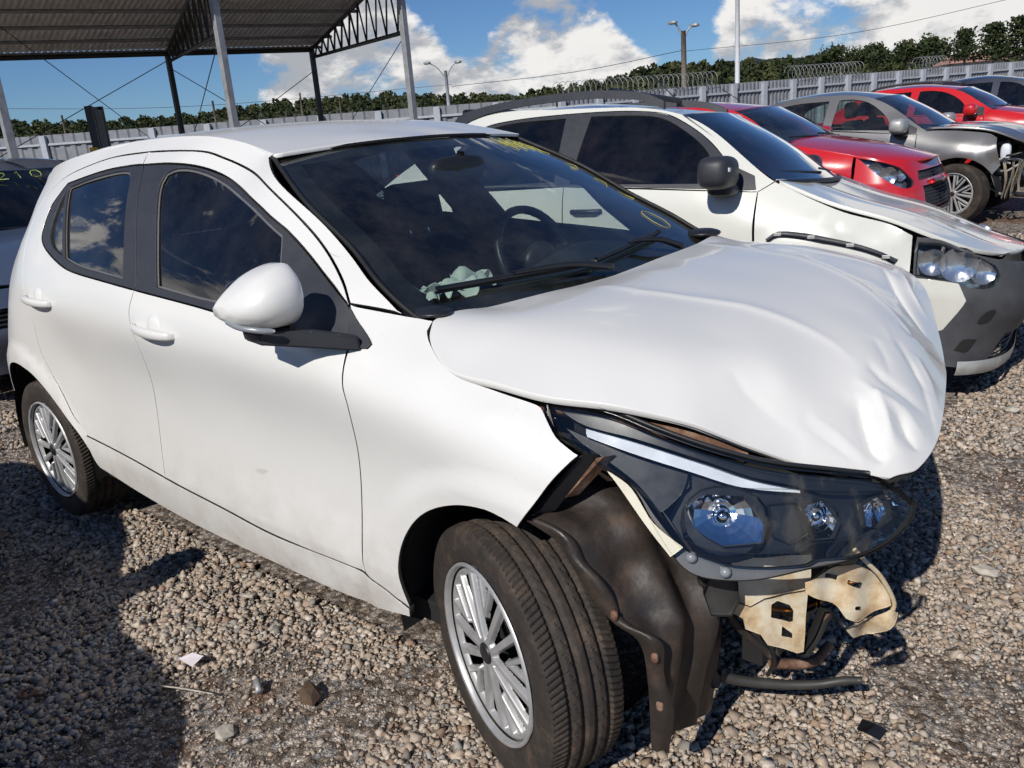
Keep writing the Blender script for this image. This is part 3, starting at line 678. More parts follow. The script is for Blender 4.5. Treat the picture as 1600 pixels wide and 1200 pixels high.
FGL=[(-1.305,1.062),(-1.350,1.144),(-1.409,1.251),(-1.452,1.342),(-1.447,1.378),(-1.401,1.389),(-1.327,1.384),(-1.226,1.360),(-1.080,1.312),(-.950,1.268),(-.806,1.205),(-.757,1.120),(-.664,1.016),(-.957,1.036),(-1.1,1.045)]
GAPF=[(-.424,.926),(-.419,.887),(-.410,.838),(-.418,.751),(-.430,.664),(-.445,.547),(-.456,.42),(-.450,.385)]
SILLT=[(-.85,.380),(-1.132,.398),(-1.459,.422)]
GAPB=[(-1.460,.545),(-1.452,.65),(-1.432,.774),(-1.422,.861),(-1.430,.928),(-1.443,.971),(-1.440,1.004)]
BP=[(-1.429,1.069),(-1.465,1.141),(-1.513,1.233),(-1.567,1.326),(-1.620,1.399)]
RDO=[(-1.92,1.440),(-2.114,1.413),(-2.25,1.380),(-2.357,1.318),(-2.395,1.225),(-2.390,1.156),(-2.330,1.054),(-2.300,1.014),(-2.266,.96),(-2.250,.873),(-2.255,.765),(-2.217,.682),(-2.162,.608),(-2.104,.522),(-2.034,.463)]
RTB=[(-1.429,1.045),(-1.663,1.062),(-1.875,1.079),(-1.996,1.100),(-2.138,1.140),(-2.215,1.172)]
RTT=[(-2.236,1.205),(-2.236,1.291),(-2.180,1.364),(-1.92,1.399),(-1.734,1.409),(-1.636,1.410)]
RGL=[(-2.144,1.350),(-2.014,1.372),(-1.848,1.390),(-1.735,1.392),(-1.695,1.380),(-1.652,1.338),(-1.569,1.195),(-1.520,1.076),(-1.67,1.087),(-1.844,1.102),(-1.962,1.121)]
QGL=[(-2.166,1.345),(-2.168,1.235),(-2.150,1.188),(-2.100,1.157),(-1.995,1.128)]
WSE=[(-1.025,1.401),(-.788,1.284),(-.587,1.172),(-.444,1.092),(-.344,1.036)]
ROE=[(-2.95,1.335),(-2.6,1.412),(-2.1,1.472),(-1.7,1.487),(-1.393,1.480),(-1.195,1.452),(-1.0,1.409)]
LIP=[(-2.008,.372),(-2.110,.483),(-2.24,.595),(-2.34,.660),(-2.43,.685),(-2.526,.690),(-2.63,.668),(-2.74,.605),(-2.83,.52),(-2.88,.42),(-2.90,.34)]
FARC=[(.088,.660),(.042,.673),(-.006,.677),(-.083,.664),(-.171,.629),(-.235,.583),(-.285,.519),(-.312,.452),(-.316,.388),(-.308,.327)]
FENT=[(-.479,1.054),(-.418,1.044),(-.337,1.031),(-.292,1.025),(-.262,1.021),(-.258,1.003),(-.234,.985),(-.171,.952),(-.135,.936),(-.106,.926),(-.027,.911),(.054,.897),(.088,.889),(.102,.880),(.122,.864),(.150,.843),(.182,.828),(.204,.818),(.161,.764),(.12,.703)]
for left in (False,True):
    bs=aside('body_side',[(-.344,1.033),(-.418,1.046)]+FDT[::-1]+RDO+LIP+[(-3.0,.27),(-3.14,.30),(-3.15,.55),(-3.15,.8),(-3.13,1.0),(-3.07,1.2),(-3.0,1.30)]+ROE+WSE[:-1],M['white'],ARGO,left,res=.035)
    fd=aside('door',[FBT[0]]+GAPF+SILLT+GAPB+FBT[::-1][:-1],M['white'],ARGO,left,res=.022)
    aside('window_frame',FDT+FTR[::-1],M['white'],fd,left,res=.03)
    tr=aside('window_trim',FTR+[(-.456,1.011)]+FBT+BP,M['trim'],fd,left,holes=[FGL],off=-.003,flange=.014)
    g=aside('window_glass',[tuple(p) for p in inset(np.array(FGL),-.012)],M['glass'] if not left else M['lens'],fd,left,off=-.013,flange=0,gap=0)
    aside('window_edge',[tuple(p) for p in inset(np.array(FGL),-.001)],M['gasket'],fd,left,holes=[[tuple(p) for p in inset(np.array(FGL),.0035)]],off=-.008,flange=.004,gap=0)
    rd=aside('door',[FDT[0]]+RDO+SILLT[::-1][:1]+GAPB+RTB+RTT,M['white'],ARGO,left,res=.024)
    aside('window_trim',RTB+RTT+BP[::-1],M['trim'],rd,left,holes=[RGL,QGL],off=-.003,flange=.014)
    aside('window_glass',[tuple(p) for p in inset(np.array(RGL),-.010)],M['glass'] if not left else M['lens'],rd,left,off=-.013,flange=0,gap=0)
    aside('quarter_glass',[tuple(p) for p in inset(np.array(QGL),-.010)],M['glass'],rd,left,off=-.011,flange=0,gap=0)
    aside('window_edge',[tuple(p) for p in inset(np.array(RGL),-.001)],M['gasket'],rd,left,holes=[[tuple(p) for p in inset(np.array(RGL),.003)]],off=-.008,flange=.004,gap=0)
    fn=aside('front_fender',FENT+FARC+[(-.450,.385)]+GAPF[::-1]+[FBT[0],(-.456,1.011)],M['white'],ARGO,left,res=.022)
    aside('trim_corner',[(-.474,1.047),(-.443,1.022),(-.384,.984),(-.371,.974),(-.376,.966),(-.424,.966),(-.450,1.008)],M['trim'],fn,left,off=.007,flange=.012,gap=0)
    aside('sill',[(-2.034,.463)]+SILLT[::-1]+[(-.450,.385),(-.308,.327),(-.312,.302),(-.6,.276),(-1.22,.270),(-1.7,.300),(-1.984,.345),(-2.008,.372)],M['white'],ARGO,left,res=.035,flange=.02,off=.005,gap=.0015)
    aside('body_shell',[(-.32,.31),(-.6,.285),(-1.22,.28),(-1.98,.35),(-2.11,.50),(-2.33,.675),(-2.52,.705),(-2.75,.615),(-2.87,.45),(-3.1,.40),(-3.1,1.0),(-2.98,1.27),(-2.6,1.397),(-1.7,1.472),(-1.22,1.437),(-1.03,1.395),(-.60,1.168),(-.36,1.03),(-.15,.93),(.05,.885),(.15,.81),(.08,.69),(-.08,.678),(-.24,.595),(-.325,.45)],M['shell'],ARGO,left,off=-.024,flange=0,gap=0,sm=False,res=.06,  # black sheet behind the skin so that panel gaps read as shade
        holes=[[tuple(p) for p in inset(np.array(FGL),-.004)],[(-2.175,1.345),(-2.014,1.374),(-1.848,1.392),(-1.735,1.394),(-1.652,1.34),(-1.569,1.195),(-1.516,1.074),(-1.67,1.083),(-1.844,1.098),(-1.99,1.118),(-2.105,1.15),(-2.175,1.2)]])
    # door handles: a cup pressed into the door and a bar across it
    for dr,cx,cz in ((fd,-1.29,.938),(rd,-2.135,.972)):
        w=float(argo_W(cx,cz)); s=1 if left else -1
        cup=ellipsoid('handle_cup',(cx-.005,s*(w-.012),cz+.002),(.050,.017,.043),M['white'],dr,1.,20,12)
        P=spline(np.array([(cx-.112,s*(w-.002),cz+.004),(cx-.095,s*(w+.018),cz+.003),(cx-.02,s*(w+.030),cz),(cx+.06,s*(w+.028),cz-.003),(cx+.108,s*(w+.014),cz-.006),(cx+.118,s*(w-.004),cz-.007)]),26)
        n=len(P); V=[]
        for i,p in enumerate(P):
            f=.55+.45*math.sin(math.pi*min(1,max(0,(i+1)/(n)))); hz=.0155*f; hy=.008*f+.002
            for k in range(12):
                a=2*math.pi*k/12; V.append(p+np.array([0,hy*math.cos(a),hz*math.copysign(abs(math.sin(a))**.8,math.sin(a))]))
        bm=bmesh.new(); vs=[bm.verts.new(v) for v in V]
        for q in grid_faces(n,12,True): bm.faces.new([vs[i] for i in q])
        bm.faces.new(vs[:12]); bm.faces.new(vs[-12:]); from_bm('door_handle',bm,M['white'],dr,True)
# roof, windscreen
def wedge(P): return [(x,-float(argo_W(x,z))+.003,z) for x,z in P]
RE=wedge(ROE); RC=[(-3.02,0,1.365),(-2.6,0,1.458),(-2.1,0,1.505),(-1.7,0,1.514),(-1.38,0,1.502),(-1.16,0,1.470),(-.957,0,1.428)]
G=loft_grid(RE,RC,2.3,46,41)
hx,hy=G[:,:,0],G[:,:,1]
fr=np.exp(-((hx-(-1.02+.09*0))/.085)**2)
G[:,:,2]+= -.012*np.exp(-((hx+.99)/.06)**2-((hy-.12)/.10)**2)+.006*np.exp(-((hx+1.02)/.07)**2-((hy+.18)/.12)**2)-.006*np.exp(-((hx+1.1)/.1)**2-((hy-.3)/.08)**2)
roof=grid_mesh('roof',G,M['white'],ARGO,thick=.012,up=(0,0,1))
grid_mesh('headliner',G[2:-1]-[0,0,.035],M['headliner'],roof,up=(0,0,-1))
WE=[(x,-float(argo_W(x,z))+.012,z-.004) for x,z in WSE]+[(-.26,-.695,.995)]
WC=[(-.95,0,1.420),(-.76,0,1.318),(-.56,0,1.205),(-.40,0,1.105),(-.29,0,1.035),(-.215,0,.985)]
GW=loft_grid(WE,WC,2.1,34,35)
ws=grid_mesh('windscreen',GW,M['wsglass'],ARGO,up=(.6,0,.8))
for s in (1,-1):
    tube('windscreen_seal',[(p[0]+.004,p[1]*s,p[2]+.005) for p in GW[:,0]],.007,M['rubber'],ws,6)
tube('windscreen_seal',GW[0]+[.003,0,.003],.006,M['rubber'],ws,6)
# ceramic band round the pane
def band(sl): 
    return grid_mesh('windscreen_band',GW[sl]-[.002,0,.003],M['rubber'],ws,up=(.6,0,.8))
band((slice(0,3),slice(None))); band((slice(29,34),slice(None))); band((slice(None),slice(0,3))); band((slice(None),slice(32,35)))
# bonnet: surface over (x,y) through its measured edges, then the folds
HB=[(-.262,-.688,1.019),(-.2715,-.50,1.0095),(-.241,-.31,1.010),(-.2254,-.19,1.0075),(-.2127,-.03,1.0075),(-.203,.1,1.0155),(-.205,.31,1.0225),(-.23,.50,1.021),(-.262,.688,1.019)]
HR=[(-.262,-.690,1.019),(-.232,-.733,.990),(-.175,-.762,.953),(-.135,-.768,.936),(-.032,-.760,.925),(.048,-.752,.914),(.117,-.737,.905),(.214,-.706,.899),(.30,-.660,.877),(.364,-.620,.854),(.426,-.570,.814),(.511,-.50,.763),(.598,-.435,.733),(.653,-.385,.718)]
HF=[(.653,-.385,.718),(.684,-.32,.719),(.689,-.2,.744),(.651,0.,.779),(.60,.2,.784),(.52,.42,.836),(.43,.60,.905),(.345,.70,.93)]
HL=[(-.262,.690,1.019),(-.235,.735,1.0),(-.15,.755,.985),(-.06,.756,.985),(.06,.754,.975),(.16,.750,.958),(.25,.735,.945),(.345,.70,.93)]
INT=[(-.13,-.60,1.002),(-.1,-.42,1.014),(-.1,-.2,1.020),(-.1,0,1.023),(-.1,.2,1.024),(-.1,.42,1.022),(-.12,.62,1.012),(.1,-.62,.960),(.1,-.45,.994),(.1,-.2,1.006),(.1,.1,1.012),(.1,.4,1.013),(.1,.62,1.0),
 (.3,-.55,.925),(.3,-.38,.957),(.3,-.15,.980),(.3,.1,.990),(.3,.35,.990),(.3,.58,.968),(.45,-.42,.885),(.45,-.22,.925),(.45,0,.944),(.45,.22,.935),(.40,.45,.950),(.57,-.33,.815),(.57,-.12,.875),(.555,.05,.885),(.53,.2,.868),(.63,-.22,.812),(.61,-.05,.835),(.645,-.33,.765)]
allp=np.array(HB+HR[1:]+HF[1:]+HL[1:-1]+INT)
_hz=TPS(allp[:,:2],allp[:,2],lam=1e-5)
FOLDS=FOLDS_DATA
def fold_disp(x,y):
    d=np.zeros(np.broadcast(x,y).shape)
    for amp,wid,asym,pts in FOLDS:
        P=np.array(pts); best=np.full(d.shape,1e9); sgn=np.zeros(d.shape); par=np.zeros(d.shape); L=len(P)-1
        for i in range(L):
            a,b=P[i],P[i+1]; ab=b-a; t=((x-a[0])*ab[0]+(y-a[1])*ab[1])/(ab@ab); tc=np.clip(t,0,1)
            qx,qy=x-a[0]-tc*ab[0],y-a[1]-tc*ab[1]; dd=np.hypot(qx,qy); k=dd<best
            best=np.where(k,dd,best); sgn=np.where(k,np.sign(ab[0]*qy-ab[1]*qx),sgn); par=np.where(k,(i+tc)/L,par)
        w=wid*np.where(sgn>0,1+asym,1-asym)
        e=np.sin(np.clip(par,0,1)*np.pi)**.6 if amp<0 or wid<.03 else np.clip(par*6,0,1)*np.clip((1-par)*6+.15,0,1)
        d+=amp*e*np.exp(-best/w)*(1+best/w*(1. if wid>.021 else .0))
    return d
nb_,nv_=150,140
Bk,Ft=spline(np.array(HB),nv_),spline(np.array(HF),nv_); Rt,Lt=spline(np.array(HR),nb_),spline(np.array(HL),nb_)
u=np.linspace(0,1,nb_)[:,None,None]; v=np.linspace(0,1,nv_)[None,:,None]
GH=(1-u)*Bk[None]+u*Ft[None]+(1-v)*Rt[:,None]+v*Lt[:,None]-((1-u)*(1-v)*Bk[0]+(1-u)*v*Bk[-1]+u*(1-v)*Ft[0]+u*v*Ft[-1])
GH[:,:,2]=_hz(GH[:,:,0],GH[:,:,1])
edge=np.minimum(np.minimum(np.linspace(0,1,nb_)[:,None]*12,(1-np.linspace(0,1,nb_)[:,None])*14),np.minimum(np.linspace(0,1,nv_)[None]*14,(1-np.linspace(0,1,nv_)[None])*14)); edge=np.clip(edge,0,1)
GH[:,:,2]+=fold_disp(GH[:,:,0],GH[:,:,1])*(.25+.75*edge)
hood=grid_mesh('bonnet',GH,M['hoodpaint'],ARGO,thick=.020,up=(0,0,1))
grid_mesh('bonnet_lining',GH[1:-1,1:-1]-[0,0,.018],M['shell'],hood,up=(0,0,-1))
# cowl under the windscreen
cw=[(p[0]-.02,p[1],p[2]-.022) for p in Bk]
g0=np.array(cw); g1=g0+np.array([-.10,0,.030]); g1[:,1]*=.985; g2=g0+np.array([.05,0,-.03])
grid_mesh('cowl',np.array([g1,g0+[-.05,0,.004],g0,g2]),M['black'],ARGO,up=(.3,0,1))
ellipsoid('cowl_corner',(-.30,-.655,1.028),(.05,.045,.012),M['black'],ARGO); ellipsoid('cowl_corner',(-.30,.665,1.030),(.06,.06,.016),M['black'],ARGO)
# wipers
def ws_pt(fu,fv,h=.012):
    i=fu*(GW.shape[0]-1); j=fv*(GW.shape[1]-1); i0,j0=min(int(i),GW.shape[0]-2),min(int(j),GW.shape[1]-2); a,b=i-i0,j-j0
    p=GW[i0,j0]*(1-a)*(1-b)+GW[i0+1,j0]*a*(1-b)+GW[i0,j0+1]*(1-a)*b+GW[i0+1,j0+1]*a*b
    return p+np.array([.55,0,.83])*h
def wiper(a,b,arm0,armj):
    n=14; bl=np.array([ws_pt(a[0]+(b[0]-a[0])*t,a[1]+(b[1]-a[1])*t,.020) for t in np.linspace(0,1,n)])
    o=tube('wiper',bl,.0075,M['black'],ARGO,6)
    tube('wiper_blade',bl-np.array([.55,0,.83])*.011,.004,M['rubber'],o,4)
    mid=ws_pt(a[0]+(b[0]-a[0])*armj,a[1]+(b[1]-a[1])*armj,.030); ap=ws_pt(arm0[0],arm0[1],.022)
    tube('wiper_arm',spline(np.array([mid+(bl[0]-mid)*.18,mid,(mid+ap)/2+[.004,0,.012],ap]),14),np.linspace(.006,.012,14),M['black'],o,6)
    return o
wiper(WIP[0][0],WIP[0][1],WIP[0][2],.52); wiper(WIP[1][0],WIP[1][1],WIP[1][2],.55)
# yellow marker writing on the glass
def ink(strokes,w=.0011):
    for st in strokes:
        P=spline(np.array(st),max(6,len(st)*5)) if len(st)>2 else np.array(st)
        tube('marker_stroke',np.array([ws_pt(a,b,.0025) for a,b in P]),w,M['yellow'],ws,5)
ink(INK)
# ------------------------------------------------------------------ door mirrors
def door_mirror(s):
    # sections from the inner end outwards: y, x rear, x front, z low, z high
    sec=spline(np.array([(.864,-.590,-.515,1.050,1.150),(.866,-.602,-.496,1.036,1.164),(.876,-.612,-.484,1.030,1.171),(.905,-.622,-.478,1.028,1.168),(.945,-.631,-.484,1.031,1.153),(.978,-.637,-.503,1.040,1.130),(1.001,-.640,-.535,1.053,1.108),(1.012,-.642,-.580,1.066,1.090)]),26)
    n=32; V=[]
    for (y,xr,xf,z0,z1) in sec:
        for j in range(n):
            a=2*math.pi*j/n; c_,s_=math.cos(a),math.sin(a); e=.55
            xx=(xr+xf)/2+(xf-xr)/2*math.copysign(abs(c_)**(.80 if c_>0 else .35),c_); zz=(z0+z1)/2+(z1-z0)/2*math.copysign(abs(s_)**.60,s_)
            xx-=.030*abs((zz-(z0+z1)/2)/((z1-z0)/2))**2*(c_>0)*c_
            V.append((xx,s*y,zz))
    bm=bmesh.new(); vs=[bm.verts.new(v) for v in V]
    for q in grid_faces(len(sec),n,True): bm.faces.new([vs[i] for i in q])
    bm.faces.new(vs[:n]); bm.faces.new(vs[-n:])
    m=from_bm('door_mirror',bm,M['white'],ARGO,True)
    g=[(-.646,s*.885,1.042),(-.646,s*.985,1.052),(-.648,s*.998,1.08),(-.646,s*.965,1.132),(-.646,s*.90,1.152),(-.645,s*.882,1.14)]
    mk('mirror_glass',g,[tuple(range(6))],M['chrome'],m)
    tube('indicator_lens',spline(np.array([(-.612,s*1.004,1.058),(-.565,s*.998,1.044),(-.525,s*.976,1.036),(-.502,s*.950,1.031)]),14),np.array([.003]+[.007]*12+[.003]),M['lensgrey'],m,8)
    ft=[]
    for (x,y,z,w,h) in [(-.400,.795,.980,.012,.018),(-.44,.825,.988,.022,.020),(-.50,.862,.998,.032,.022),(-.555,.900,1.004,.045,.020),(-.590,.935,1.008,.050,.016),(-.60,.948,1.008,.046,.014)]:
        ft.append([(x-w,s*(y-.004),z-h),(x+w,s*(y+.012),z-h),(x+w,s*(y+.016),z+h*.9),(x-w,s*y,z+h*.9)])
    k=len(ft); V=[p for r in ft for p in r]; bm=bmesh.new(); vs=[bm.verts.new(v) for v in V]
    for q in grid_faces(k,4,True): bm.faces.new([vs[i] for i in q])
    bm.faces.new(vs[:4]); bm.faces.new(vs[-4:]); bmesh.ops.bevel(bm,geom=list(bm.edges),offset=.004,segments=2,affect='EDGES')
    from_bm('mirror_foot',bm,M['trim'],m,False)
    ellipsoid('mirror_pivot',(-.575,s*.905,1.016),(.05,.045,.016),M['black'],m)
door_mirror(-1)
# ------------------------------------------------------------------ wheels
make_wheel(ARGO,(-2.521,-.722,.300),0); make_wheel(ARGO,(-2.521,.722,.300),0,left=True)
make_wheel(ARGO,(-.026,-.752,.3000),math.radians(-21)); make_wheel(ARGO,(-.0,.722,.300),math.radians(-19),left=True)
# rear wheel wells, floor, tail
for s in (-1,1):
    for cx,r0,a0,a1 in ((-2.521,.375,-.15,3.3),(0,.385,1.30,3.35)):
        A=np.linspace(a0,a1,18); g=np.array([[(cx+r0*math.cos(a),s*y,.30+r0*math.sin(a)) for y in (.80,.6,.45)] for a in A])
        grid_mesh('wheel_well',g,M['shell'],ARGO)
    box('wheel_well_wall',(-2.521,s*.44,.45),(.8,.02,.6),M['shell'],ARGO); 
box('floor_pan',(-1.45,0,.27),(2.6,1.50,.06),M['shell'],ARGO); 
box('axle_beam',(-2.5,0,.30),(.08,1.2,.08),M['darkmetal'],ARGO)
# tailgate, rear window, bumper, lamps (behind the car as seen here)
zz=[.30,.45,.62,.80,.97]; xr=[-3.20,-3.245,-3.25,-3.22,-3.19]
def rear_grid(Z,Xc,off=0.):
    g=[]
    for z,xc in zip(Z,Xc):
        xe=-3.15+.0; we=float(argo_W(min(-3.07-.08*(z<1.1),-2.95),z)) if z<1.36 else .5
        row=[]
        for t in np.linspace(-1,1,21): row.append((xc+(xe-xc+(.08 if z>1.1 else 0)+(.07 if z>1.25 else 0))*abs(t)**3.5+off,we*t,z))
        g.append(row)
    return np.array(g)
grid_mesh('rear_bumper',rear_grid(zz[:3],xr[:3]),M['white'],ARGO,up=(-1,0,0)); tg=grid_mesh('tailgate',rear_grid([.625,.8,.97,1.03],[-3.25,-3.22,-3.19,-3.17]),M['white'],ARGO,up=(-1,0,0))
grid_mesh('rear_window',rear_grid([1.035,1.15,1.27,1.345],[-3.165,-3.13,-3.09,-3.05]),M['darkglass'],ARGO,up=(-1,0,0))
grid_mesh('tail_spoiler',np.array([[(-2.93,y,1.385-.02*(y/.45)**2) for y in np.linspace(-.30,.30,15)],[(-3.10,y,1.360-.02*(y/.45)**2) for y in np.linspace(-.30,.30,15)],[(-3.09,y,1.33-.02*(y/.45)**2) for y in np.linspace(-.30,.30,15)],[(-3.0,y,1.34-.02*(y/.45)**2) for y in np.linspace(-.30,.30,15)]]),M['white'],tg)
for s in (-1,1): box('tail_lamp',(-3.15,s*.43,.90),(.10,.20,.17),M['redlens'],ARGO,bev=.02)
# ------------------------------------------------------------------ right headlight, hanging loose
def hz_(b): return .7215+(np.asarray(b,float)-.72)*.93
def hs(off): return lambda a,b: hl_S(a,hz_(b),off)
HLO=[(-.006,.900),(.023,.900),(.115,.885),(.202,.852),(.288,.820),(.404,.783),(.522,.758),(.603,.739),(.647,.705),(.679,.675),(.662,.645),(.612,.612),(.554,.596),(.468,.588),(.372,.574),(.302,.575),(.255,.586),(.226,.613),(.188,.678),(.155,.744),(.103,.777),(.055,.808),(.019,.829),(-.002,.861)]
HLI=[(.003,.892),(.115,.879),(.202,.846),(.288,.814),(.404,.777),(.522,.753),(.602,.734),(.644,.704),(.674,.675),(.658,.648),(.611,.617),(.555,.603),(.482,.604),(.456,.596),(.338,.600),(.283,.615),(.238,.636),(.200,.684),(.160,.744),(.107,.780),(.056,.812),(.018,.834)]
hl=panel('headlight',[tuple(p) for p in HLO],hs(-.115),M['black'],ARGO,res=.03,gap=.012,flange=.02,sgn=-1)
panel('headlight_lens',HLI,hs(0.),M['lens'],hl,res=.02,gap=0,flange=.012,sgn=-1,dark=False)
panel('lens_rim',HLO,hs(-.012),M['lensrim'],hl,res=.02,gap=0,flange=.018,sgn=-1,holes=[[tuple(p) for p in inset(np.array(HLI),-.002)]])
panel('light_guide',[(.07,.849),(.171,.824),(.287,.786),(.373,.753),(.465,.728),(.465,.723),(.355,.741),(.263,.772),(.158,.805),(.072,.833)],hs(-.018),M['guide'],hl,res=.015,gap=0,flange=.008,sgn=-1)
panel('upper_bezel',[(.02,.88),(.115,.868),(.202,.836),(.288,.804),(.404,.768),(.522,.744),(.60,.726),(.63,.703),(.52,.712),(.445,.738),(.373,.758),(.287,.792),(.171,.830),(.07,.853)],hs(-.022),M['gloss'],hl,res=.02,gap=0,flange=.01,sgn=-1)
panel('side_bezel',[(.03,.845),(.075,.828),(.158,.796),(.263,.763),(.262,.740),(.22,.70),(.205,.69),(.165,.742),(.112,.784),(.06,.818)],hs(-.028),M['gloss'],hl,res=.02,gap=0,flange=.01,sgn=-1)
panel('inner_bezel',[(.263,.763),(.355,.733),(.445,.724),(.52,.712),(.62,.70),(.635,.66),(.6,.628),(.55,.62),(.48,.62),(.455,.608),(.34,.612),(.285,.62),(.242,.64),(.222,.675),(.255,.735)],hs(-.036),M['gloss'],hl,res=.02,gap=0,flange=.02,sgn=-1,holes=[[(.252,.695),(.29,.722),(.362,.716),(.397,.66),(.390,.628),(.315,.624),(.270,.655)],[(.466,.690),(.508,.700),(.536,.655),(.520,.626),(.484,.626)],[(.578,.680),(.610,.692),(.632,.682),(.634,.645),(.605,.632),(.582,.640)]])
def bowl(name,s,z,r,depth,mat,off=-.04,ecc=1.):
    nr,nt=10,28; g=[]
    for i in range(nr):
        q=i/(nr-1); row=[]
        for j in range(nt):
            a=2*math.pi*j/nt; row.append(hl_S(s+r*ecc*q*math.cos(a),hz_(z+r*q*math.sin(a)),off-depth*(1-q*q)))
        g.append(row)
    g=np.array(g); V=g.reshape(-1,3); F=grid_faces(nr,nt,True); return mk(name,V,F,mat,hl,smooth=True)
def facet_bowl(name,s,z,r,depth,mat,off=-.04,ecc=1.):
    nr,nt=7,18; g=[]
    for i in range(nr):
        q=i/(nr-1); row=[]
        for j in range(nt):
            a=2*math.pi*j/nt; row.append(hl_S(s+r*ecc*q*math.cos(a),hz_(z+r*q*math.sin(a)),off-depth*(1-q*q)+.004*((j//3)%2)*q))
        g.append(row)
    g=np.array(g); return mk(name,g.reshape(-1,3),grid_faces(nr,nt,True),mat,hl)
facet_bowl('main_reflector',.325,.668,.074,.045,M['mirror'],-.030,1.15); facet_bowl('second_reflector',.502,.660,.042,.04,M['mirror'],-.030,.9); facet_bowl('indicator_reflector',.618,.655,.044,.03,M['mirror'],-.026,.95)
for (s_,z_) in ((.325,.665),(.502,.655)): 
    p=hl_S(s_,hz_(z_),-.068); ellipsoid('bulb',p,(.016,.016,.016),M['chrome'],hl)
panel('inner_fin',[(.405,.70),(.455,.70),(.475,.64),(.44,.625),(.41,.64)],hs(-.030),M['gloss'],hl,res=.02,gap=0,flange=.012,sgn=-1)
panel('mounting_flange',[(.103,.782),(.150,.748),(.188,.684),(.240,.640),(.216,.622),(.176,.676),(.126,.752)],hs(.004),M['cream'],hl,res=.02,gap=0,flange=.008,sgn=-1)
for (s_,z_) in ((.255,.617),(.315,.590)):
    ellipsoid('adjuster',hl_S(s_,hz_(z_),-.006),(.011,.011,.011),M['lensgrey'],hl)
# sealing strip along the top of the lamp
tube('lamp_seal',np.array([hl_S(a,hz_(b)+.003,-.02) for a,b in spline(np.array(HLO[1:8]),30)]),.005,M['black'],hl,6)
# ------------------------------------------------------------------ torn wheel-arch liner
FLG=np.array([(.100,-.825,.672),(.177,-.82,.642),(.206,-.82,.601),(.248,-.81,.532),(.284,-.80,.489),(.335,-.79,.459),(.345,-.78,.368),(.342,-.77,.199)])
INL=np.array([(.16,-.50,.740),(.22,-.48,.700),(.26,-.47,.640),(.30,-.46,.545),(.33,-.46,.44),(.34,-.47,.33),(.33,-.48,.20),(.315,-.48,.085)])
nu=44; f_=spline(FLG,nu); i_=spline(INL,nu); g=[]
for k,t in enumerate(np.linspace(0,1,26)):
    q=f_*(1-t)+i_*t; ph=np.linspace(0,1,nu)
    bul=-.014*np.abs(np.sin(t*9+ph*6))*math.sin(math.pi*t)+.010*np.abs(np.sin(ph*11-t*4))*math.sin(math.pi*t)+.055*math.sin(math.pi*t)*np.sin(np.pi*np.clip(ph*1.1,0,1))+.016*np.sin(t*17+ph*5)*np.sin(math.pi*t)+.020*np.exp(-((t-.62)/.07)**2)*np.clip(ph*2-.3,0,1)-.018*np.exp(-((ph-.35)/.05)**2)*np.exp(-((t-.4)/.25)**2)
    q=q+np.stack([bul*.8,-bul*.25,bul*.5],-1); g.append(q)
lin=grid_mesh('wheel_arch_liner',np.array(g),M['liner'],ARGO)
fl2=f_+np.array([.028,-.004,.010]); fl3=f_+np.array([.030,.012,-.006])
wv=.008*np.sin(np.linspace(0,1,nu)*23)[:,None]*np.array([[1,0,.5]])
grid_mesh('liner_lip',np.array([f_-[.004,.010,0],f_+[.016,-.012,.004]+wv,fl2+wv,fl3+wv]),M['liner'],lin)
for k in (20,30,37):
    p=f_[k]+[.02,-.010,.004]; ellipsoid('clip',p,(.008,.006,.011),M['rust'],lin,.7,8,6)
# fender inner bracket seen in the gap above the liner
prism('fender_bracket',[(.185,-.775,.800),(.20,-.770,.812),(.118,-.815,.690),(.095,-.82,.675)],(.018,.03,-.006),M['black'],ARGO)
prism('rusty_bracket',[(.205,-.745,.795),(.225,-.738,.800),(.155,-.775,.712),(.135,-.782,.705)],(.01,.03,-.004),M['rust'],ARGO)
# ------------------------------------------------------------------ bent front structure
def plate(name,P,off,mat,wave=0.,th=.004,holes=(),ph=0.,parent=ARGO,res=.012):
    def S(a,b): 
        b_=np.asarray(b,float)
        w=wave*np.sin((a-.47)*75+ph)+wave*.7*np.sin(b_*60+a*20)
        q=hl_S(a,np.full_like(a,.60)+0*b_,0.); q=q+np.stack([HN[0]*(off-.024+w),HN[1]*(off-.024+w),0*a],-1); q[...,2]=b_
        return q
    return panel(name,P,S,mat,parent,res=res,gap=0,flange=th,holes=holes,sgn=-1,sharp=25)
plate('support_plate',[(.343,.480),(.380,.466),(.407,.485),(.487,.498),(.493,.512),(.488,.355),(.476,.352),(.415,.378),(.401,.404),(.370,.417),(.365,.441),(.337,.460)],-.075,M['primer'],.002,holes=[[(.421,.471),(.433,.478),(.459,.465),(.466,.453),(.465,.429),(.458,.427),(.420,.442)],[(.443,.419),(.464,.401),(.464,.391),(.442,.397)]])
plate('support_plate',[(.345,.575),(.500,.575),(.500,.509),(.488,.497),(.408,.484),(.381,.465),(.330,.487)],-.080,M['primer'],.002)
plate('bent_crash_plate',[(.477,.540),(.518,.560),(.547,.568),(.571,.573),(.591,.559),(.620,.531),(.647,.489),(.652,.462),(.610,.448),(.585,.440),(.560,.452),(.542,.478),(.519,.493),(.496,.507),(.477,.519)],-.035,M['primer'],.007,holes=[[(.518,.551),(.543,.541),(.541,.532),(.516,.542)],[(.562,.535),(.588,.524),(.584,.512),(.561,.526)],[(.575,.478),(.585,.475),(.584,.469),(.574,.472)]])
plate('bent_crash_plate',[(.560,.455),(.600,.447),(.640,.470),(.658,.458),(.642,.435),(.617,.406),(.599,.403),(.569,.417),(.552,.445)],-.015,M['primer'],.012,ph=1.)
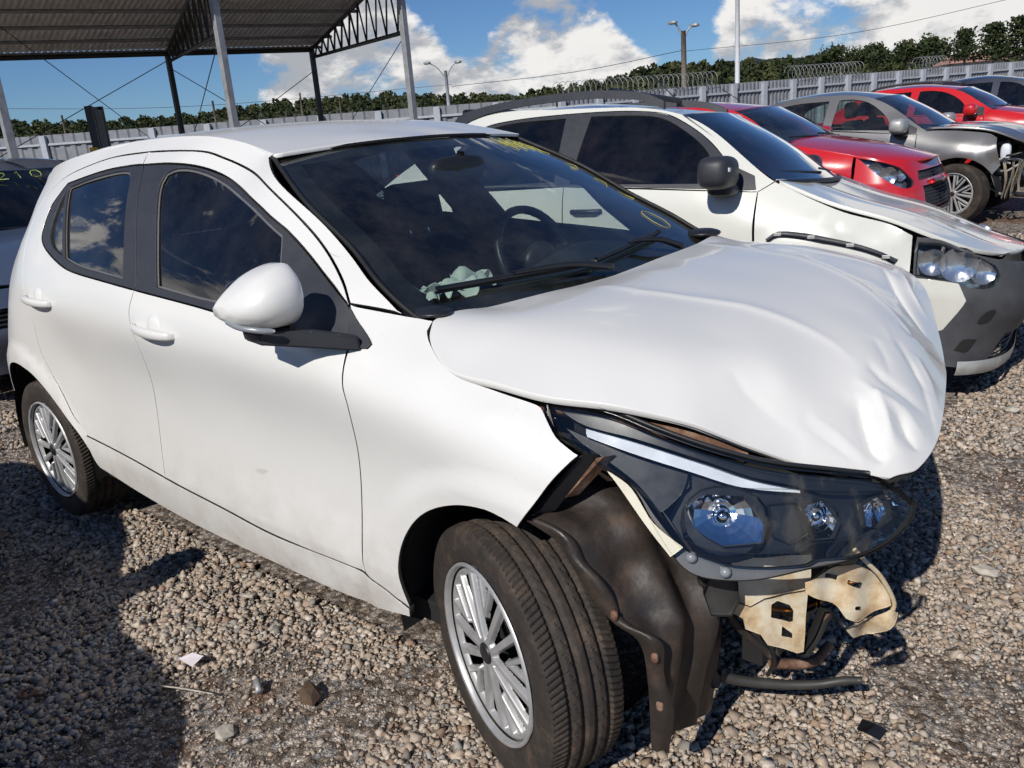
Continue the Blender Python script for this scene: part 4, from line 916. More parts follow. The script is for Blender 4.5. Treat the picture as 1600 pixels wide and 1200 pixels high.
edge_=[(.571,.600),(.595,.570),(.625,.535),(.650,.490),(.660,.458),(.645,.433),(.618,.404)]
tube('plate_edge',np.array([hl_S(a,.60,-.052)*[1,1,0]+[0,0,b] for a,b in spline(np.array(edge_),24)]),.005,M['primer'],ARGO,6)
plate('rusty_strut',[(.482,.340),(.530,.434),(.548,.434),(.553,.418),(.510,.365),(.497,.335)],-.10,M['rust'],.004,.02)
plate('inner_rail',[(.505,.60),(.56,.60),(.54,.40),(.49,.40)],-.16,M['darkmetal'],.004,.02)
box('lamp_bracket',(.375,-.59,.53),(.06,.07,.05),M['liner'],ARGO,Matrix.Rotation(.6,3,'Z'),.01)
tube('bracket_arm',spline(np.array([(.345,-.575,.53),(.340,-.55,.43),(.318,-.53,.33),(.315,-.515,.24),(.330,-.485,.17)]),16),np.linspace(.022,.016,16),M['darkmetal'],ARGO,8)
ellipsoid('bracket_bolt',(.405,-.565,.482),(.012,.012,.012),M['rust'],ARGO,.8,10,6)
tube('lower_beam',spline(np.array([(.320,-.455,.172),(.350,-.425,.150),(.43,-.365,.134),(.50,-.32,.136),(.55,-.292,.150),(.585,-.270,.152)]),20),np.linspace(.014,.009,20),M['darkmetal'],ARGO,8)
box('lower_crossmember',(.40,0,.24),(.06,.75,.06),M['darkmetal'],ARGO)
# radiator, engine, inner wings: the dark bay behind
box('radiator',(.40,.0,.45),(.05,.90,.44),M['shell'],ARGO); box('engine',(.10,.05,.52),(.45,.70,.42),M['shell'],ARGO,bev=.05)
box('firewall',(-.36,0,.62),(.03,1.35,.72),M['shell'],ARGO)
for s in (-1,1):
    box('inner_wing',(-.05,s*.56,.66),(.50,.03,.30),M['shell'],ARGO); box('chassis_rail',(.15,s*.42,.40),(.60,.07,.10),M['darkmetal'],ARGO)
prism('slam_panel',[(.13,-.70,.84),(.36,-.58,.80),(.52,-.44,.71),(.52,.44,.74),(.30,.60,.84),(.13,.70,.84),(.05,.6,.85),(.05,-.6,.85)],(0,0,-.03),M['shell'],ARGO)
tube('wing_edge_panel',spline(np.array([(.05,-.70,.868),(.20,-.665,.850),(.33,-.60,.815),(.42,-.53,.77)]),14),.016,M['rust'],ARGO,6)
for P_,r_,m_ in (([(.42,-.50,.62),(.46,-.46,.52),(.43,-.44,.42),(.47,-.38,.33)],.014,'black'),([(.40,-.55,.60),(.36,-.54,.48),(.38,-.50,.36),(.44,-.44,.26)],.009,'liner'),([(.50,-.40,.58),(.53,-.36,.47),(.50,-.34,.38),(.55,-.30,.30)],.006,'black'),([(.36,-.56,.55),(.41,-.52,.44),(.50,-.44,.40),(.58,-.33,.44)],.0045,'orange'),([(.38,-.57,.46),(.44,-.50,.37),(.46,-.47,.28),(.43,-.43,.20)],.005,'black'),([(.44,-.44,.24),(.50,-.36,.22),(.52,-.30,.24)],.012,'rust')):
    tube('hose' if r_>.008 else 'wiring',spline(np.array(P_),18),r_,M[m_],ARGO,6)
plate('grey_bracket',[(.300,.56),(.345,.55),(.350,.50),(.335,.47),(.300,.47),(.285,.52)],-.05,M['darkmetal'],.003,.012)
for k in range(5): tube('radiator_fin',[(.428,-.44,.30+.05*k),(.428,.40,.30+.05*k)],.006,M['darkmetal'],ARGO,4)
box('axle_hub',(-.02,-.60,.30),(.12,.16,.16),M['rust'],ARGO,bev=.02); tube('suspension_strut',[(-.02,-.60,.3),(-.05,-.55,.8)],.04,M['darkmetal'],ARGO,10)
# ------------------------------------------------------------------ cabin
def seat(x,y,w=.46,h=.62,bench=False):
    s=empty('seat',(x,y,.30)); s.parent=ARGO; del_none=0
    def rot(a): return Matrix.Rotation(a,3,'Y')
    box('cushion',(.24,0,.12),(.50,w,.16),M['interior'],s,rot(-.12),.05,4)
    box('backrest',(-.085,0,.45),(.15,w*.98,h),M['interior'],s,rot(-.30),.06,4)
    for k in ((0,) if not bench else (-.36,.36)):
        box('headrest',(-.205,k,.865),(.09,.26,.185),M['interior'],s,rot(-.18),.04,4)
        for q in (-.05,.05): tube('headrest_post',[(-.175,k+q,.72),(-.20,k+q,.80)],.006,M['chrome'],s,6)
    return s
seat(-1.22,-.36); seat(-1.22,.36); seat(-2.10,0,1.25,.58,True)
dg=[]
for y in np.linspace(-.70,.70,29):
    hump=.050*math.exp(-((y-.36)/.20)**2); row=[(-.33,y,.985),(-.45,y,.992+hump*.4),(-.56,y,.990+hump),(-.66,y,.965+hump),(-.715,y,.90+hump*.3),(-.72,y,.80),(-.66,y,.66),(-.62,y,.45)]
    dg.append(spline(np.array(row),22))
grid_mesh('dashboard',np.array(dg),M['dash'],ARGO,up=(0,0,1))
sw=tube('steering_wheel',[(-.80+.075*math.sin(a)*.0+.19*math.sin(a)*-.42,.36+.19*math.cos(a),.975+.19*math.sin(a)*.9) for a in np.linspace(0,2*math.pi,33)[:-1]],.016,M['black'],ARGO,8,closed=True)
ellipsoid('steering_hub',(-.79,.36,.965),(.04,.09,.07),M['black'],sw)
for a in (.1,math.pi-.1,-math.pi/2): tube('steering_spoke',[(-.79,.36,.965),(-.80-.075*math.sin(a),.36+.18*math.cos(a),.975+.17*math.sin(a))],.014,M['black'],sw,6)
ellipsoid('interior_mirror',(-.80,-.01,1.315),(.03,.125,.045),M['black'],ARGO,.7)
tube('mirror_stem',[(-.80,0,1.33),(-.79,0,1.372)],.012,M['black'],ARGO,6)
# spent passenger airbag
ag=[]
for i,t in enumerate(np.linspace(0,1,40)):
    row=[]
    for j,s_ in enumerate(np.linspace(0,1,14)):
        y=-.55+.33*t; x=-.44-.10*s_-.05*t+.02*math.sin(t*13)+.012*math.sin(s_*9+t*22); z=1.012+.030*math.sin(math.pi*s_)*(.6+.5*math.sin(t*9+1))+.014*math.sin(t*31+s_*5)+.010*math.sin(s_*17+t*7)
        row.append((x,y+.02*math.sin(s_*7),z))
    ag.append(row)
grid_mesh('spent_airbag',np.array(ag),M['airbag'],ARGO,up=(0,0,1))
for s in (-1,1): 
    box('door_card',(-1.38,s*.765,.68),(1.75,.02,.56),M['interior'],ARGO); tube('seat_belt',[(-1.50,s*.60,1.30),(-1.46,s*.66,1.0),(-1.42,s*.66,.5)],.012,M['interior'],ARGO,4)
    box('pillar_trim',(-1.54,s*.655,1.22),(.09,.03,.42),M['interior'],ARGO,Matrix.Rotation(-.42,3,'Y')@Matrix.Rotation(s*.45,3,'X'),.01)
box('parcel_shelf',(-2.62,0,1.0),(.5,1.15,.02),M['interior'],ARGO)
# ------------------------------------------------------------------ the other parked cars
def lerp_tab(T,x):
    T=sorted(T); xs=[t[0] for t in T]
    return [float(np.interp(x,xs,[t[k] for t in T])) for k in range(1,len(T[0]))]
def gen_car(name,label,sp,loc,rz=0.,group=None):
    root=empty(name,loc,rz,label,'car',group); P=M[sp['paint']]; hw=sp['hw']; A0,A1,R1,C0=sp['A0'],sp['A1'],sp['R1'],sp['C0']
    he=sp['hood']; xt=sp['tail']; wb=sp['wb']; wr=sp.get('wr',.31); belt=sp['belt']; xs_=sp['xs']; xf=sp['xf']
    detail=sp.get('detail',True)
    # side surface
    pts=[]; top=[(A0[0],A0[1],A0[2]),(A1[0],A1[1],A1[2]),((A1[0]+R1[0])/2,sp['rz'],(A1[2]+R1[2])/2),(R1[0],R1[1],R1[2]),(C0[0],C0[1],C0[2])]
    def plan(x): 
        t=1.
        if x>-.1: t-=.17*((x+.1)/(xs_+.25))**2
        if x<-wb+.1: t-=.16*((-wb+.1-x)/(-wb+.1-xt))**2
        return t
    for x in np.linspace(xt,xs_+.05,11):
        for z,k in ((.25,.93),(.45,.985),(.65,.99),(.82,1.)): pts.append((x,z,hw*k*plan(x)))
    for x in np.linspace(C0[0],A0[0],8):
        zb=float(np.interp(x,[b[0] for b in sorted(belt)],[b[1] for b in sorted(belt)])); zt,wt=lerp_tab(top,x)
        wbz=hw*plan(x)*.962
        for t in (0.,.33,.66,1.):
            if zt-zb>.05: pts.append((x,zb+(zt-zb)*t,wbz+(wt-wbz)*(t**1.15)))
    for (x,z,w) in he[1:]: pts.append((x,z,w)); pts.append((x,z-.10,(w+hw*plan(x))*.5+.03))
    pts.append((xt+.05,1.0,C0[2]))
    pts=np.array(pts); f=TPS(pts[:,:2],pts[:,2],lam=1e-3,sc=(1.,1.6))
    def Wf(x,z):
        w=f(x,z)
        for cx in (0,-wb): w=w+.012*sstep(wr+.17,wr+.09,np.hypot(np.asarray(x)-cx,np.asarray(z)-wr))
        return w
    def S(x,z): x=np.asarray(x,float); z=np.asarray(z,float)+0*x; return np.stack([x,-Wf(x,z),z],-1)
    ar=wr+.06
    def arch(cx,a0,a1,n=9): return [(cx+ar*math.cos(a),wr+ar*math.sin(a)) for a in np.linspace(a0,a1,n)]
    d0,d1,d2=sp['splits']                     # fender|door , door|next , next|quarter
    zb=lambda x: float(np.interp(x,[b[0] for b in sorted(belt)],[b[1] for b in sorted(belt)]))
    for left in (False,True):
        if left and not sp.get('both',True): continue
        def pan(n,Q,mt,par=root,**k): return panel(n,Q,S,mt,par,res=k.pop('res',.06),mirror=left,**k)
        fr=sp.get('fender_front',[(xs_,.62),(xs_-.05,.45),(xs_-.10,.30)])
        if not sp.get('no_fender'):
            pan('front_fender',[(d0,zb(d0)),(A0[0],A0[1])]+[(h[0],h[1]) for h in he[1:] if h[0]<xs_-.02]+[(xs_,he_at(he,xs_)-.01)]+fr+arch(0,.05,math.pi-.05)+[(d0+.02,.30)],P)
        door=pan('door',[(d0,zb(d0)),(d0+.0,.75),(d0+.03,.30),(d1-.02,.30),(d1,.75),(d1,zb(d1))],P)
        if d2<d1-.2: pan('door',[(d1,zb(d1)),(d1-.01,.30),(-wb+ar+.06,.30),(-wb+ar*.85+.05,.62),(d2,.85),(d2,zb(d2))],P)
        q0=d2 if d2<d1-.2 else d1
        lowq=[(-wb+ar+.04,.30)] if q0==d1 else [(q0,.85),(-wb+ar*.85+.04,.62),(-wb+ar+.05,.30)]
        pan('rear_quarter',[(q0,zb(q0))]+([(q0,.30)] if q0==d1 else [])+lowq+arch(-wb,.05,math.pi-.05)+[(xt+.12,.30),(xt,.45),(xt,.80),(xt+.05,1.0),(C0[0],C0[1])],P)
        hole=sp['windows']
        ring=[(d0,zb(d0)),(A0[0],A0[1])]+[(A1[0],A1[1]),((A1[0]+R1[0])/2,sp['rz']),(R1[0],R1[1]),(C0[0],C0[1])]+[(x,z) for x,z in sorted(belt) if C0[0]<x<d0]
        pan('window_frame',ring,P,holes=[sp['trimhole']] if 'trimhole' in sp else hole)
        if 'trimhole' in sp: pan('pillar_trim',sp['trimhole'],M['trim'],holes=hole,off=-.004,gap=.001)
        for h in hole: pan('window_glass',[tuple(p) for p in inset(np.array(h),-.012)],M[sp.get('glass','darkglass')],flange=0,gap=0,off=-.012)
        pan('sill',[(-ar-.03,.30),(-wb+ar+.03,.30),(-wb+ar,.22),(-ar,.22)],M[sp.get('sill','black')])
        sg=1 if left else -1
        for cx in sp.get('handles',[]):
            w=float(Wf(cx,zb(cx)-.13)); tube('door_handle',[(cx-.09,sg*(w-.002),zb(cx)-.13),(cx-.06,sg*(w+.022),zb(cx)-.13),(cx+.06,sg*(w+.022),zb(cx)-.13),(cx+.09,sg*(w-.002),zb(cx)-.13)],.014,M[sp.get('hcol','black')],root,8)
        # mirror
        if sp.get('mirrors',True):
            mx,mz=d0-.17,zb(d0)+.10; w=float(Wf(mx,zb(d0)))
            mm=ellipsoid('door_mirror',(mx+.02,sg*(w+.125),mz),(.085,.125,.080),M[sp.get('mcol',sp['paint'])],root,.62,22,14)
            ellipsoid('mirror_base',(mx+.02,sg*(w+.045),mz-.085),(.07,.085,.035),M['trim'],mm,.7); 
            if sp.get('mflash'): box('mirror_flash',(mx+.092,sg*(w+.15),mz+.012),(.02,.12,.022),M['guide'],mm,bev=.005)
            pan('mirror_sail',[(d0-.01,zb(d0)+.01),(A0[0]-.1,A0[1]+.03),(d0-.20,zb(d0)+.155),(d0-.22,zb(d0)+.01)],M['trim'],off=.006,gap=0)
    # top surfaces
    edgeW=lambda T:[(x,-float(Wf(x,z))+.003,z) for x,z in T]
    E=[(h[0],-h[2]+.004,h[1]+sp.get('lift',.004)) for h in he]; Cc=[(h[0]+sp.get('bow',.06)*(.4+.6*i/(len(he)-1)),0,h[1]+sp.get('crown',.05)) for i,h in enumerate(he)]; Cc[-1]=(xf-.05,0,he[-1][1]+sp.get('nosez',.03))
    if not sp.get('no_hood'):
        Gh=loft_grid(E,Cc,2.4,24,31); Gh[:,:,2]+=sp.get('ridge',.006)*np.exp(-((np.abs(Gh[:,:,1])-.34)/.05)**2)
        if 'hooddisp' in sp: Gh[:,:,2]+=sp['hooddisp'](Gh[:,:,0],Gh[:,:,1])
        grid_mesh('bonnet',Gh,P,root,thick=.02,up=(0,0,1))
    mid=lambda a,b,t:tuple(a[k]+(b[k]-a[k])*t for k in range(3))
    wE=[(A1[0],-A1[2],A1[1]),(mid(A0,A1,.5)[0],-float(Wf(mid(A0,A1,.5)[0],mid(A0,A1,.5)[1]))+.01,mid(A0,A1,.5)[1]),(A0[0],-A0[2],A0[1])]
    wC=[(A1[0]+.07,0,A1[1]+.022),((A0[0]+A1[0])/2+.10,0,(A0[1]+A1[1])/2+.03),(A0[0]+.12,0,A0[1]-.015)]
    ws_=grid_mesh('windscreen',loft_grid(wE,wC,2.,16,25),M[sp.get('wsmat','wsglass')],root,up=(.6,0,.8))
    tube('windscreen_base',[(A0[0]+.125-.12*t*t,-A0[2]*t,A0[1]-.012+.008*t*t) for t in np.linspace(-1,1,15)],.012,M['black'],ws_,6)
    rE=edgeW([(R1[0],R1[1]),((A1[0]+R1[0])/2,sp['rz']),(A1[0],A1[1])]); rC=[(R1[0]-.06,0,R1[1]+.045),((A1[0]+R1[0])/2,0,sp['rz']+.045),(A1[0]+.07,0,A1[1]+.024)]
    roof_=grid_mesh('roof',loft_grid(rE,rC,2.3,18,25),M[sp.get('roofpaint',sp['paint'])],root,thick=.012,up=(0,0,1)); 
    grid_mesh('headliner',loft_grid(rE,rC,2.3,18,25)-[0,0,.04],M['headliner'],roof_,up=(0,0,-1))
    bE=[(C0[0],-C0[2],C0[1]),(R1[0],-float(Wf(R1[0],R1[1])),R1[1])]; bC=[(C0[0]-.10,0,C0[1]+.02),(R1[0]-.06,0,R1[1]+.04)]
    grid_mesh('rear_window',loft_grid(np.array([bE[0],np.mean(bE,0),bE[1]]),np.array([bC[0],np.mean(bC,0),bC[1]]),2.,8,17),M['darkglass'],root,up=(-.6,0,.6))
    tl=np.array([(C0[0],-C0[2],C0[1]),(xt+.05,-float(Wf(xt+.05,1.0))+.01,1.0-.02),(xt,-float(Wf(xt,.6)),.6),(xt+.06,-float(Wf(xt+.06,.3)),.3)]); tc_=np.array([(C0[0]-.10,0,C0[1]+.02),(xt-.04,0,1.0),(xt-.10,0,.6),(xt-.06,0,.3)])
    grid_mesh('tailgate',loft_grid(tl,tc_,3.,14,19),P,root,up=(-1,0,.2))
    for s in (-1,1): box('tail_lamp',(xt+.0,s*float(Wf(xt+.03,.85))*.92,.85),(.10,.14,.22),M['redlens'],root,bev=.03)
    # front wrap
    if not sp.get('no_front'):
        wF=float(Wf(xs_,.6)); ft_=sp.get('ftop',[(89.8,.80),(60,.75),(30,.735),(0,.735)]); zt_=max(q[1] for q in ft_)
        def Fs(t,z):
            t=np.radians(np.asarray(t,float)); z=np.asarray(z,float); c=np.clip(np.cos(t),1e-4,1)**.62; s=np.sign(np.sin(t))*np.abs(np.sin(t))**.62
            lean=-.30*np.clip(z-.60,0,1)-.9*np.clip(z-.66,0,1)**2-.25*np.clip(.45-z,0,1); bul=sp.get('chin',.04)*np.exp(-((z-.45)/.13)**2)
            wz=np.interp(z,[.2,.5,.7,zt_],[wF*.96,wF,wF*.995,max(wF*.90,he[-1][2])])
            return np.stack([xs_+(xf-xs_+lean+bul)*c,-wz*s,z+0*t],-1)
        fl=[q for q in sp['front_parts']]
        bump_holes=[]
        sc=60.
        FsS=lambda a,b:Fs(np.asarray(a,float)*sc,b)
        sh=lambda Q:[(q[0]/sc,q[1]) for q in Q]
        for pt in fl:
            for sgn_ in ((1,-1) if pt.get('pair') else (1,)):
                Q=sh([(a*sgn_,b) for a,b in pt['poly']])
                if sgn_<0: Q=Q[::-1]
                if pt.get('hole',True): bump_holes.append(Q)
        zl_=sp.get('zlow',.20); out=sh([(-89.8,zl_+.04),(-45,zl_+.01),(0,zl_),(45,zl_+.01),(89.8,zl_+.04),(89.8,.55)]+ft_+[(-a,b) for a,b in ft_[::-1][1:]]+[(-89.8,.55)])
        fb=panel('front_bumper',out,FsS,M[sp.get('bumper',sp['paint'])],root,res=.045,gap=0,flange=.02,sgn=-1,holes=bump_holes)
        for pt in fl:
            for sgn_ in ((1,-1) if pt.get('pair') else (1,)):
                Q=sh([(a*sgn_,b) for a,b in pt['poly']])
                if sgn_<0: Q=Q[::-1]
                if pt['kind']=='lamp':
                    hl_=panel('headlight',Q,FsS,M['lampback'],root,res=.045,gap=-.002,flange=0,sgn=-1,off=-.07)
                    cx=np.mean([q[0] for q in Q]); 
                    lo,hi=np.array(Q).min(0),np.array(Q).max(0)
                    for k,(u_,v_,r_) in enumerate(pt['refl']):
                        r_*=1.22
                        a_=(lo[0]+(hi[0]-lo[0])*(u_ if sgn_>0 else 1-u_)); b_=lo[1]+(hi[1]-lo[1])*v_
                        g=[]
                        for i in range(7):
                            q=i/6; row=[]
                            for j in range(20):
                                an=2*math.pi*j/20; p0=FsS(np.array([a_]),np.array([b_]))[0]; e1=FsS(np.array([a_+.01]),np.array([b_]))[0]-FsS(np.array([a_-.01]),np.array([b_]))[0]; e1/=np.linalg.norm(e1); e2=np.array([0,0,1.]); nn=np.cross(e1,e2); nn=nn if nn[0]>0 else -nn
                                row.append(p0+e1*r_*q*math.cos(an)+e2*r_*q*math.sin(an)-nn*(.022+.028*(1-q*q)+.006*(j%2)*q))
                            g.append(row)
                        mk('reflector',np.array(g).reshape(-1,3),grid_faces(7,20,True),M['satin'],hl_,smooth=True)
                    panel('headlight_lens',Q,FsS,M['lens'],hl_,res=.045,gap=0,flange=.02,sgn=-1,off=.002)
                elif pt['kind']=='grille':
                    gr=panel('grille',Q,FsS,M['shell'],root,res=.05,gap=-.002,flange=0,sgn=-1,off=-.045)
                    lo,hi=np.array(Q).min(0),np.array(Q).max(0)
                    for b_ in np.arange(lo[1]+.02,hi[1],.028):
                        a=np.linspace(lo[0],hi[0],30); ok=inside(np.c_[a,np.full(30,b_)],np.array(Q)); a=a[ok]
                        if len(a)>2: tube('grille_bar',FsS(a,np.full(len(a),b_))-[.018,0,0],.005,M['trim'],gr,4)
                    if pt.get('mesh'):
                        for a_ in np.linspace(lo[0],hi[0],int((hi[0]-lo[0])*sc*pt['mesh'])+2)[1:-1]:
                            b=np.linspace(lo[1],hi[1],12); ok=inside(np.c_[np.full(12,a_),b],np.array(Q)); b=b[ok]
                            if len(b)>1: tube('grille_bar',FsS(np.full(len(b),a_),b)-[.018,0,0],.004,M['trim'],gr,4)
                else: panel(pt['name'],Q,FsS,M[pt['mat']],root,res=.05,gap=pt.get('gap',.001),flange=pt.get('flange',.012),sgn=-1,off=pt.get('off',.0),sharp=pt.get('sharp',35.))
        sp['_Fs']=Fs
    sp['_W']=Wf
    # wheels, floor, cabin
    if detail:
        ky='w%d'%int(wr*1000)
        for x,s in ((0,-1),(0,1),(-wb,-1),(-wb,1)): make_wheel(root,(x,s*(hw-.12),wr),sp.get('steer',0.) if x==0 else 0.,ky,wr,.19,wr*.68,sp.get('cap','hubcap'),left=s>0,n=6)
        for s in (-1,1):
            for cx in (0,-wb):
                A=np.linspace(-.1,math.pi+.1,14); grid_mesh('wheel_well',np.array([[(cx+ar*1.02*math.cos(a),s*y,wr+ar*1.02*math.sin(a)) for y in (hw-.06,.5)] for a in A]),M['shell'],root)
    box('underbody',(-wb/2,0,.36),(wb-2*ar-.1,hw*1.7,.20),M['shell'],root); box('cabin_floor',((A0[0]+C0[0])/2,0,.72),(A0[0]-C0[0],hw*1.72,.40),M['interior'],root)
    if not sp.get('open_bay'): box('engine_bay',((A0[0]+xf)/2-.12,0,.42),(xf-A0[0]-.40,hw*1.1,.30),M['shell'],root)
    for y in (-.36,.36):
        st=empty('seat',(A1[0]-.25,y,.9)); st.parent=root
        box('backrest',(0,0,.0),(.14,.46,.5),M['interior'],st,Matrix.Rotation(-.25,3,'Y'),.05,3); box('headrest',(-.08,0,.36),(.09,.26,.18),M['interior'],st,None,.04,3)
    tube('steering_wheel',[(A0[0]-.45-.08*math.sin(a),.36+.18*math.cos(a),A0[1]-.03+.16*math.sin(a)) for a in np.linspace(0,2*math.pi,25)[:-1]],.015,M['black'],root,6,closed=True)
    grid_mesh('dashboard',np.array([[(A0[0]+.05,y,A0[1]-.05),(A0[0]-.25,y,A0[1]-.04),(A0[0]-.36,y,A0[1]-.2)] for y in np.linspace(-.6,.6,7)]),M['dash'],root,up=(0,0,1))
    ellipsoid('interior_mirror',(A1[0]+.13,0,A1[1]-.07),(.03,.11,.035),M['black'],root)
    if detail:
        for y0,y1 in ((-.05,-.52),(.50,.05)):
            q=lambda t,y:(A0[0]+.12-.12*(y/A0[2])**2-.05-.03*t,y,A0[1]+.028+.02*t-.01*(y/A0[2])**2)
            tube('wiper',[q(t,y0+(y1-y0)*t) for t in np.linspace(0,1,9)],.008,M['black'],root,5)
    return root
def he_at(he,x): return float(np.interp(x,[h[0] for h in he],[h[1] for h in he]))
# -- white crossover wagon next to the hatchback
W2=dict(paint='white2',lift=.026,hw=.835,A0=(-.333,1.03,.70),A1=(-.87,1.392,.57),R1=(-2.25,1.455,.55),C0=(-2.95,1.02,.64),rz=1.475,hood=[(-.333,1.015,.70),(-.05,.898,.735),(.20,.820,.72),(.37,.745,.68),(.53,.672,.58),(.66,.625,.40)],tail=-3.25,wb=2.42,wr=.32,belt=[(-3.0,1.06),(-2.2,1.06),(-1.42,1.045),(-.42,.985)],xs=.30,xf=.79,splits=(-.405,-1.47,-1.47),
 windows=[[(-.60,1.035),(-.70,1.20),(-.90,1.345),(-1.05,1.40),(-1.40,1.425),(-1.44,1.06),(-1.0,1.045)],[(-1.54,1.075),(-1.56,1.425),(-1.95,1.42),(-2.15,1.36),(-2.36,1.11),(-2.3,1.075)]],trimhole=[(-.47,1.0),(-.66,1.215),(-.88,1.365),(-1.04,1.418),(-1.4,1.443),(-1.96,1.435),(-2.18,1.375),(-2.42,1.10),(-2.38,1.06),(-1.45,1.047)],
 bumper='greybumper',ftop=[(89.8,.755),(83,.740),(74,.705),(64,.672),(45,.642),(20,.622),(0,.617)],zlow=.13,mcol="trim",mflash=True,handles=[-1.32],wsmat="wsdark",crown=.022,bow=.08,fender_front=[(.30,.56),(.28,.50)],
 front_parts=[dict(kind='lamp',pair=True,poly=[(89.6,.62),(89.5,.735),(83,.730),(74,.696),(64,.662),(56,.625),(54,.58),(60,.530),(71,.530),(78,.555),(87,.573),(89.6,.585)],refl=[(.25,.35,.05),(.62,.50,.065),(.90,.55,.05)]),
  dict(kind='skin',name='bumper_patch',mat='white2',pair=True,poly=[(89.8,.575),(77,.552),(74,.474),(81,.335),(89.8,.30)]),
  dict(kind='skin',name='lamp_hole',mat='shell',pair=True,hole=False,off=.002,flange=0,sharp=130.,poly=[(66,.369),(63.3,.420),(57,.428),(58,.378),(62,.362)]),  # near-black patch laid on the skin for the shade of an open hole
  dict(kind='skin',name='lamp_hole',mat='shell',pair=True,hole=False,off=.002,flange=0,sharp=130.,poly=[(73.5,.237),(69.8,.290),(61,.289),(65,.228)]),
  dict(kind='grille',poly=[(38,.30),(-38,.30),(-46,.175),(46,.175)]),
  dict(kind='grille',poly=[(32,.56),(-32,.56),(-28,.44),(28,.44)])])
def shift_x(sp,dx):
    s=dict(sp); mv=lambda p:(p[0]+dx,)+tuple(p[1:])
    for k in ('A0','A1','R1','C0'): s[k]=mv(sp[k])
    for k in ('hood','belt','trimhole','fender_front'):
        if k in sp: s[k]=[mv(p) for p in sp[k]]
    s['windows']=[[mv(p) for p in w] for w in sp['windows']]; s['splits']=tuple(x+dx for x in sp['splits']); s['handles']=[x+dx for x in sp['handles']]
    for k in ('tail','xs','xf'): s[k]=sp[k]+dx
    return s
W2=shift_x(W2,.20)
M['satin']=simple('satin_reflector',(.74,.76,.80),.17,metal=.9,var=.05)
M['lampback']=simple('satin_lamp_housing',(.45,.47,.50),.25,metal=.85,var=.1)
M['greybumper']=simple('scuffed_grey_bumper',(.060,.062,.068),.55,var=.25,scale=9,bstr=.1,bscale=500)
M['wsdark']=glass('dark_windscreen',(.16,.19,.20),1.,.03)
M['skid']=simple('silver_skid_plate',(.48,.48,.46),.45,metal=.5,var=.2)
w2=gen_car('parked_wagon','creamy white two-door car with roof bars and scuffed grey plastic bumper',W2,(-.41-.20*math.cos(.151),2.75-.20*math.sin(.151),.015),.151)
w2.rotation_euler=(-.058,0,.151)
def car_child(o,root): return o
for s in (-1,1):
    P=spline(np.array([(-2.22,s*.50,1.43),(-2.10,s*.525,1.495),(-1.75,s*.535,1.54),(-1.25,s*.54,1.55),(-.92,s*.54,1.515),(-.78,s*.54,1.458)]),24)
    rl=[]
    for i,p in enumerate(P):
        h=.030+.03*math.exp(-((i-2)/3.)**2); rl.append([p+np.array([0,-.018,-h]),p+np.array([0,.018,-h]),p+np.array([0,.014,.012]),p+np.array([0,-.014,.012])])
    bm=bmesh.new(); vs=[[bm.verts.new(q) for q in r] for r in rl]
    for a,b in zip(vs,vs[1:]):
        for k in range(4): bm.faces.new([a[k],a[(k+1)%4],b[(k+1)%4],b[k]])
    bm.faces.new(vs[0]); bm.faces.new(vs[-1]); from_bm('roof_rail',bm,M['trim'],w2)
tube('roof_crossbar',[(-2.10,-.52,1.51),(-2.14,0,1.54),(-2.10,.52,1.51)],.022,M['trim'],w2,8)
tube('roof_crossbar',[(-1.10,-.53,1.55),(-1.10,.53,1.55)],.018,M['trim'],w2,8)
box('rear_spoiler',(-2.20,0,1.46),(.22,.96,.03),M['white2'],w2,Matrix.Rotation(-.12,3,'Y'),.012); tube('aerial',[(-.82,-.15,1.46),(-1.02,-.15,1.66)],.004,M['black'],w2,5)
th_=np.linspace(-70,70,31); Fs_=W2['_Fs']
grid_mesh('skid_plate',np.array([Fs_(th_,np.full(31,zz))+np.c_[np.cos(np.radians(th_)),-np.sin(np.radians(th_)),0*th_]*o for zz,o in ((.185,.012),(.16,.02),(.135,.02),(.118,.008))]),M['skid'],w2,up=(1,0,0))
tp=spline(np.array([(-.34,.760),(-.286,.795),(-.18,.789),(-.077,.77),(.053,.74),(.165,.702),(.249,.659)])+[.2,0],24); lw=spline(np.array([(-.33,.745),(-.285,.770),(-.19,.764),(-.09,.746),(.054,.714),(.16,.680),(.235,.640)])+[.2,0],24)
Wf_=W2['_W']; yy=lambda q,o:np.c_[q[:,0],-Wf_(q[:,0],q[:,1])-o,q[:,1]]
grid_mesh('arch_strip',np.array([yy(tp,.002),yy(tp*.7+lw*.3,.010),yy(lw,.010),yy(lw,-.02)]),M['trim'],w2,up=(0,-1,0))
for k in (3,9,15,21): m=(tp[k]+lw[k])/2; box('trim_clip',(m[0],-float(Wf_(m[0],m[1]))-.012,m[1]),(.035,.008,.016),M['skid'],w2,bev=.002)
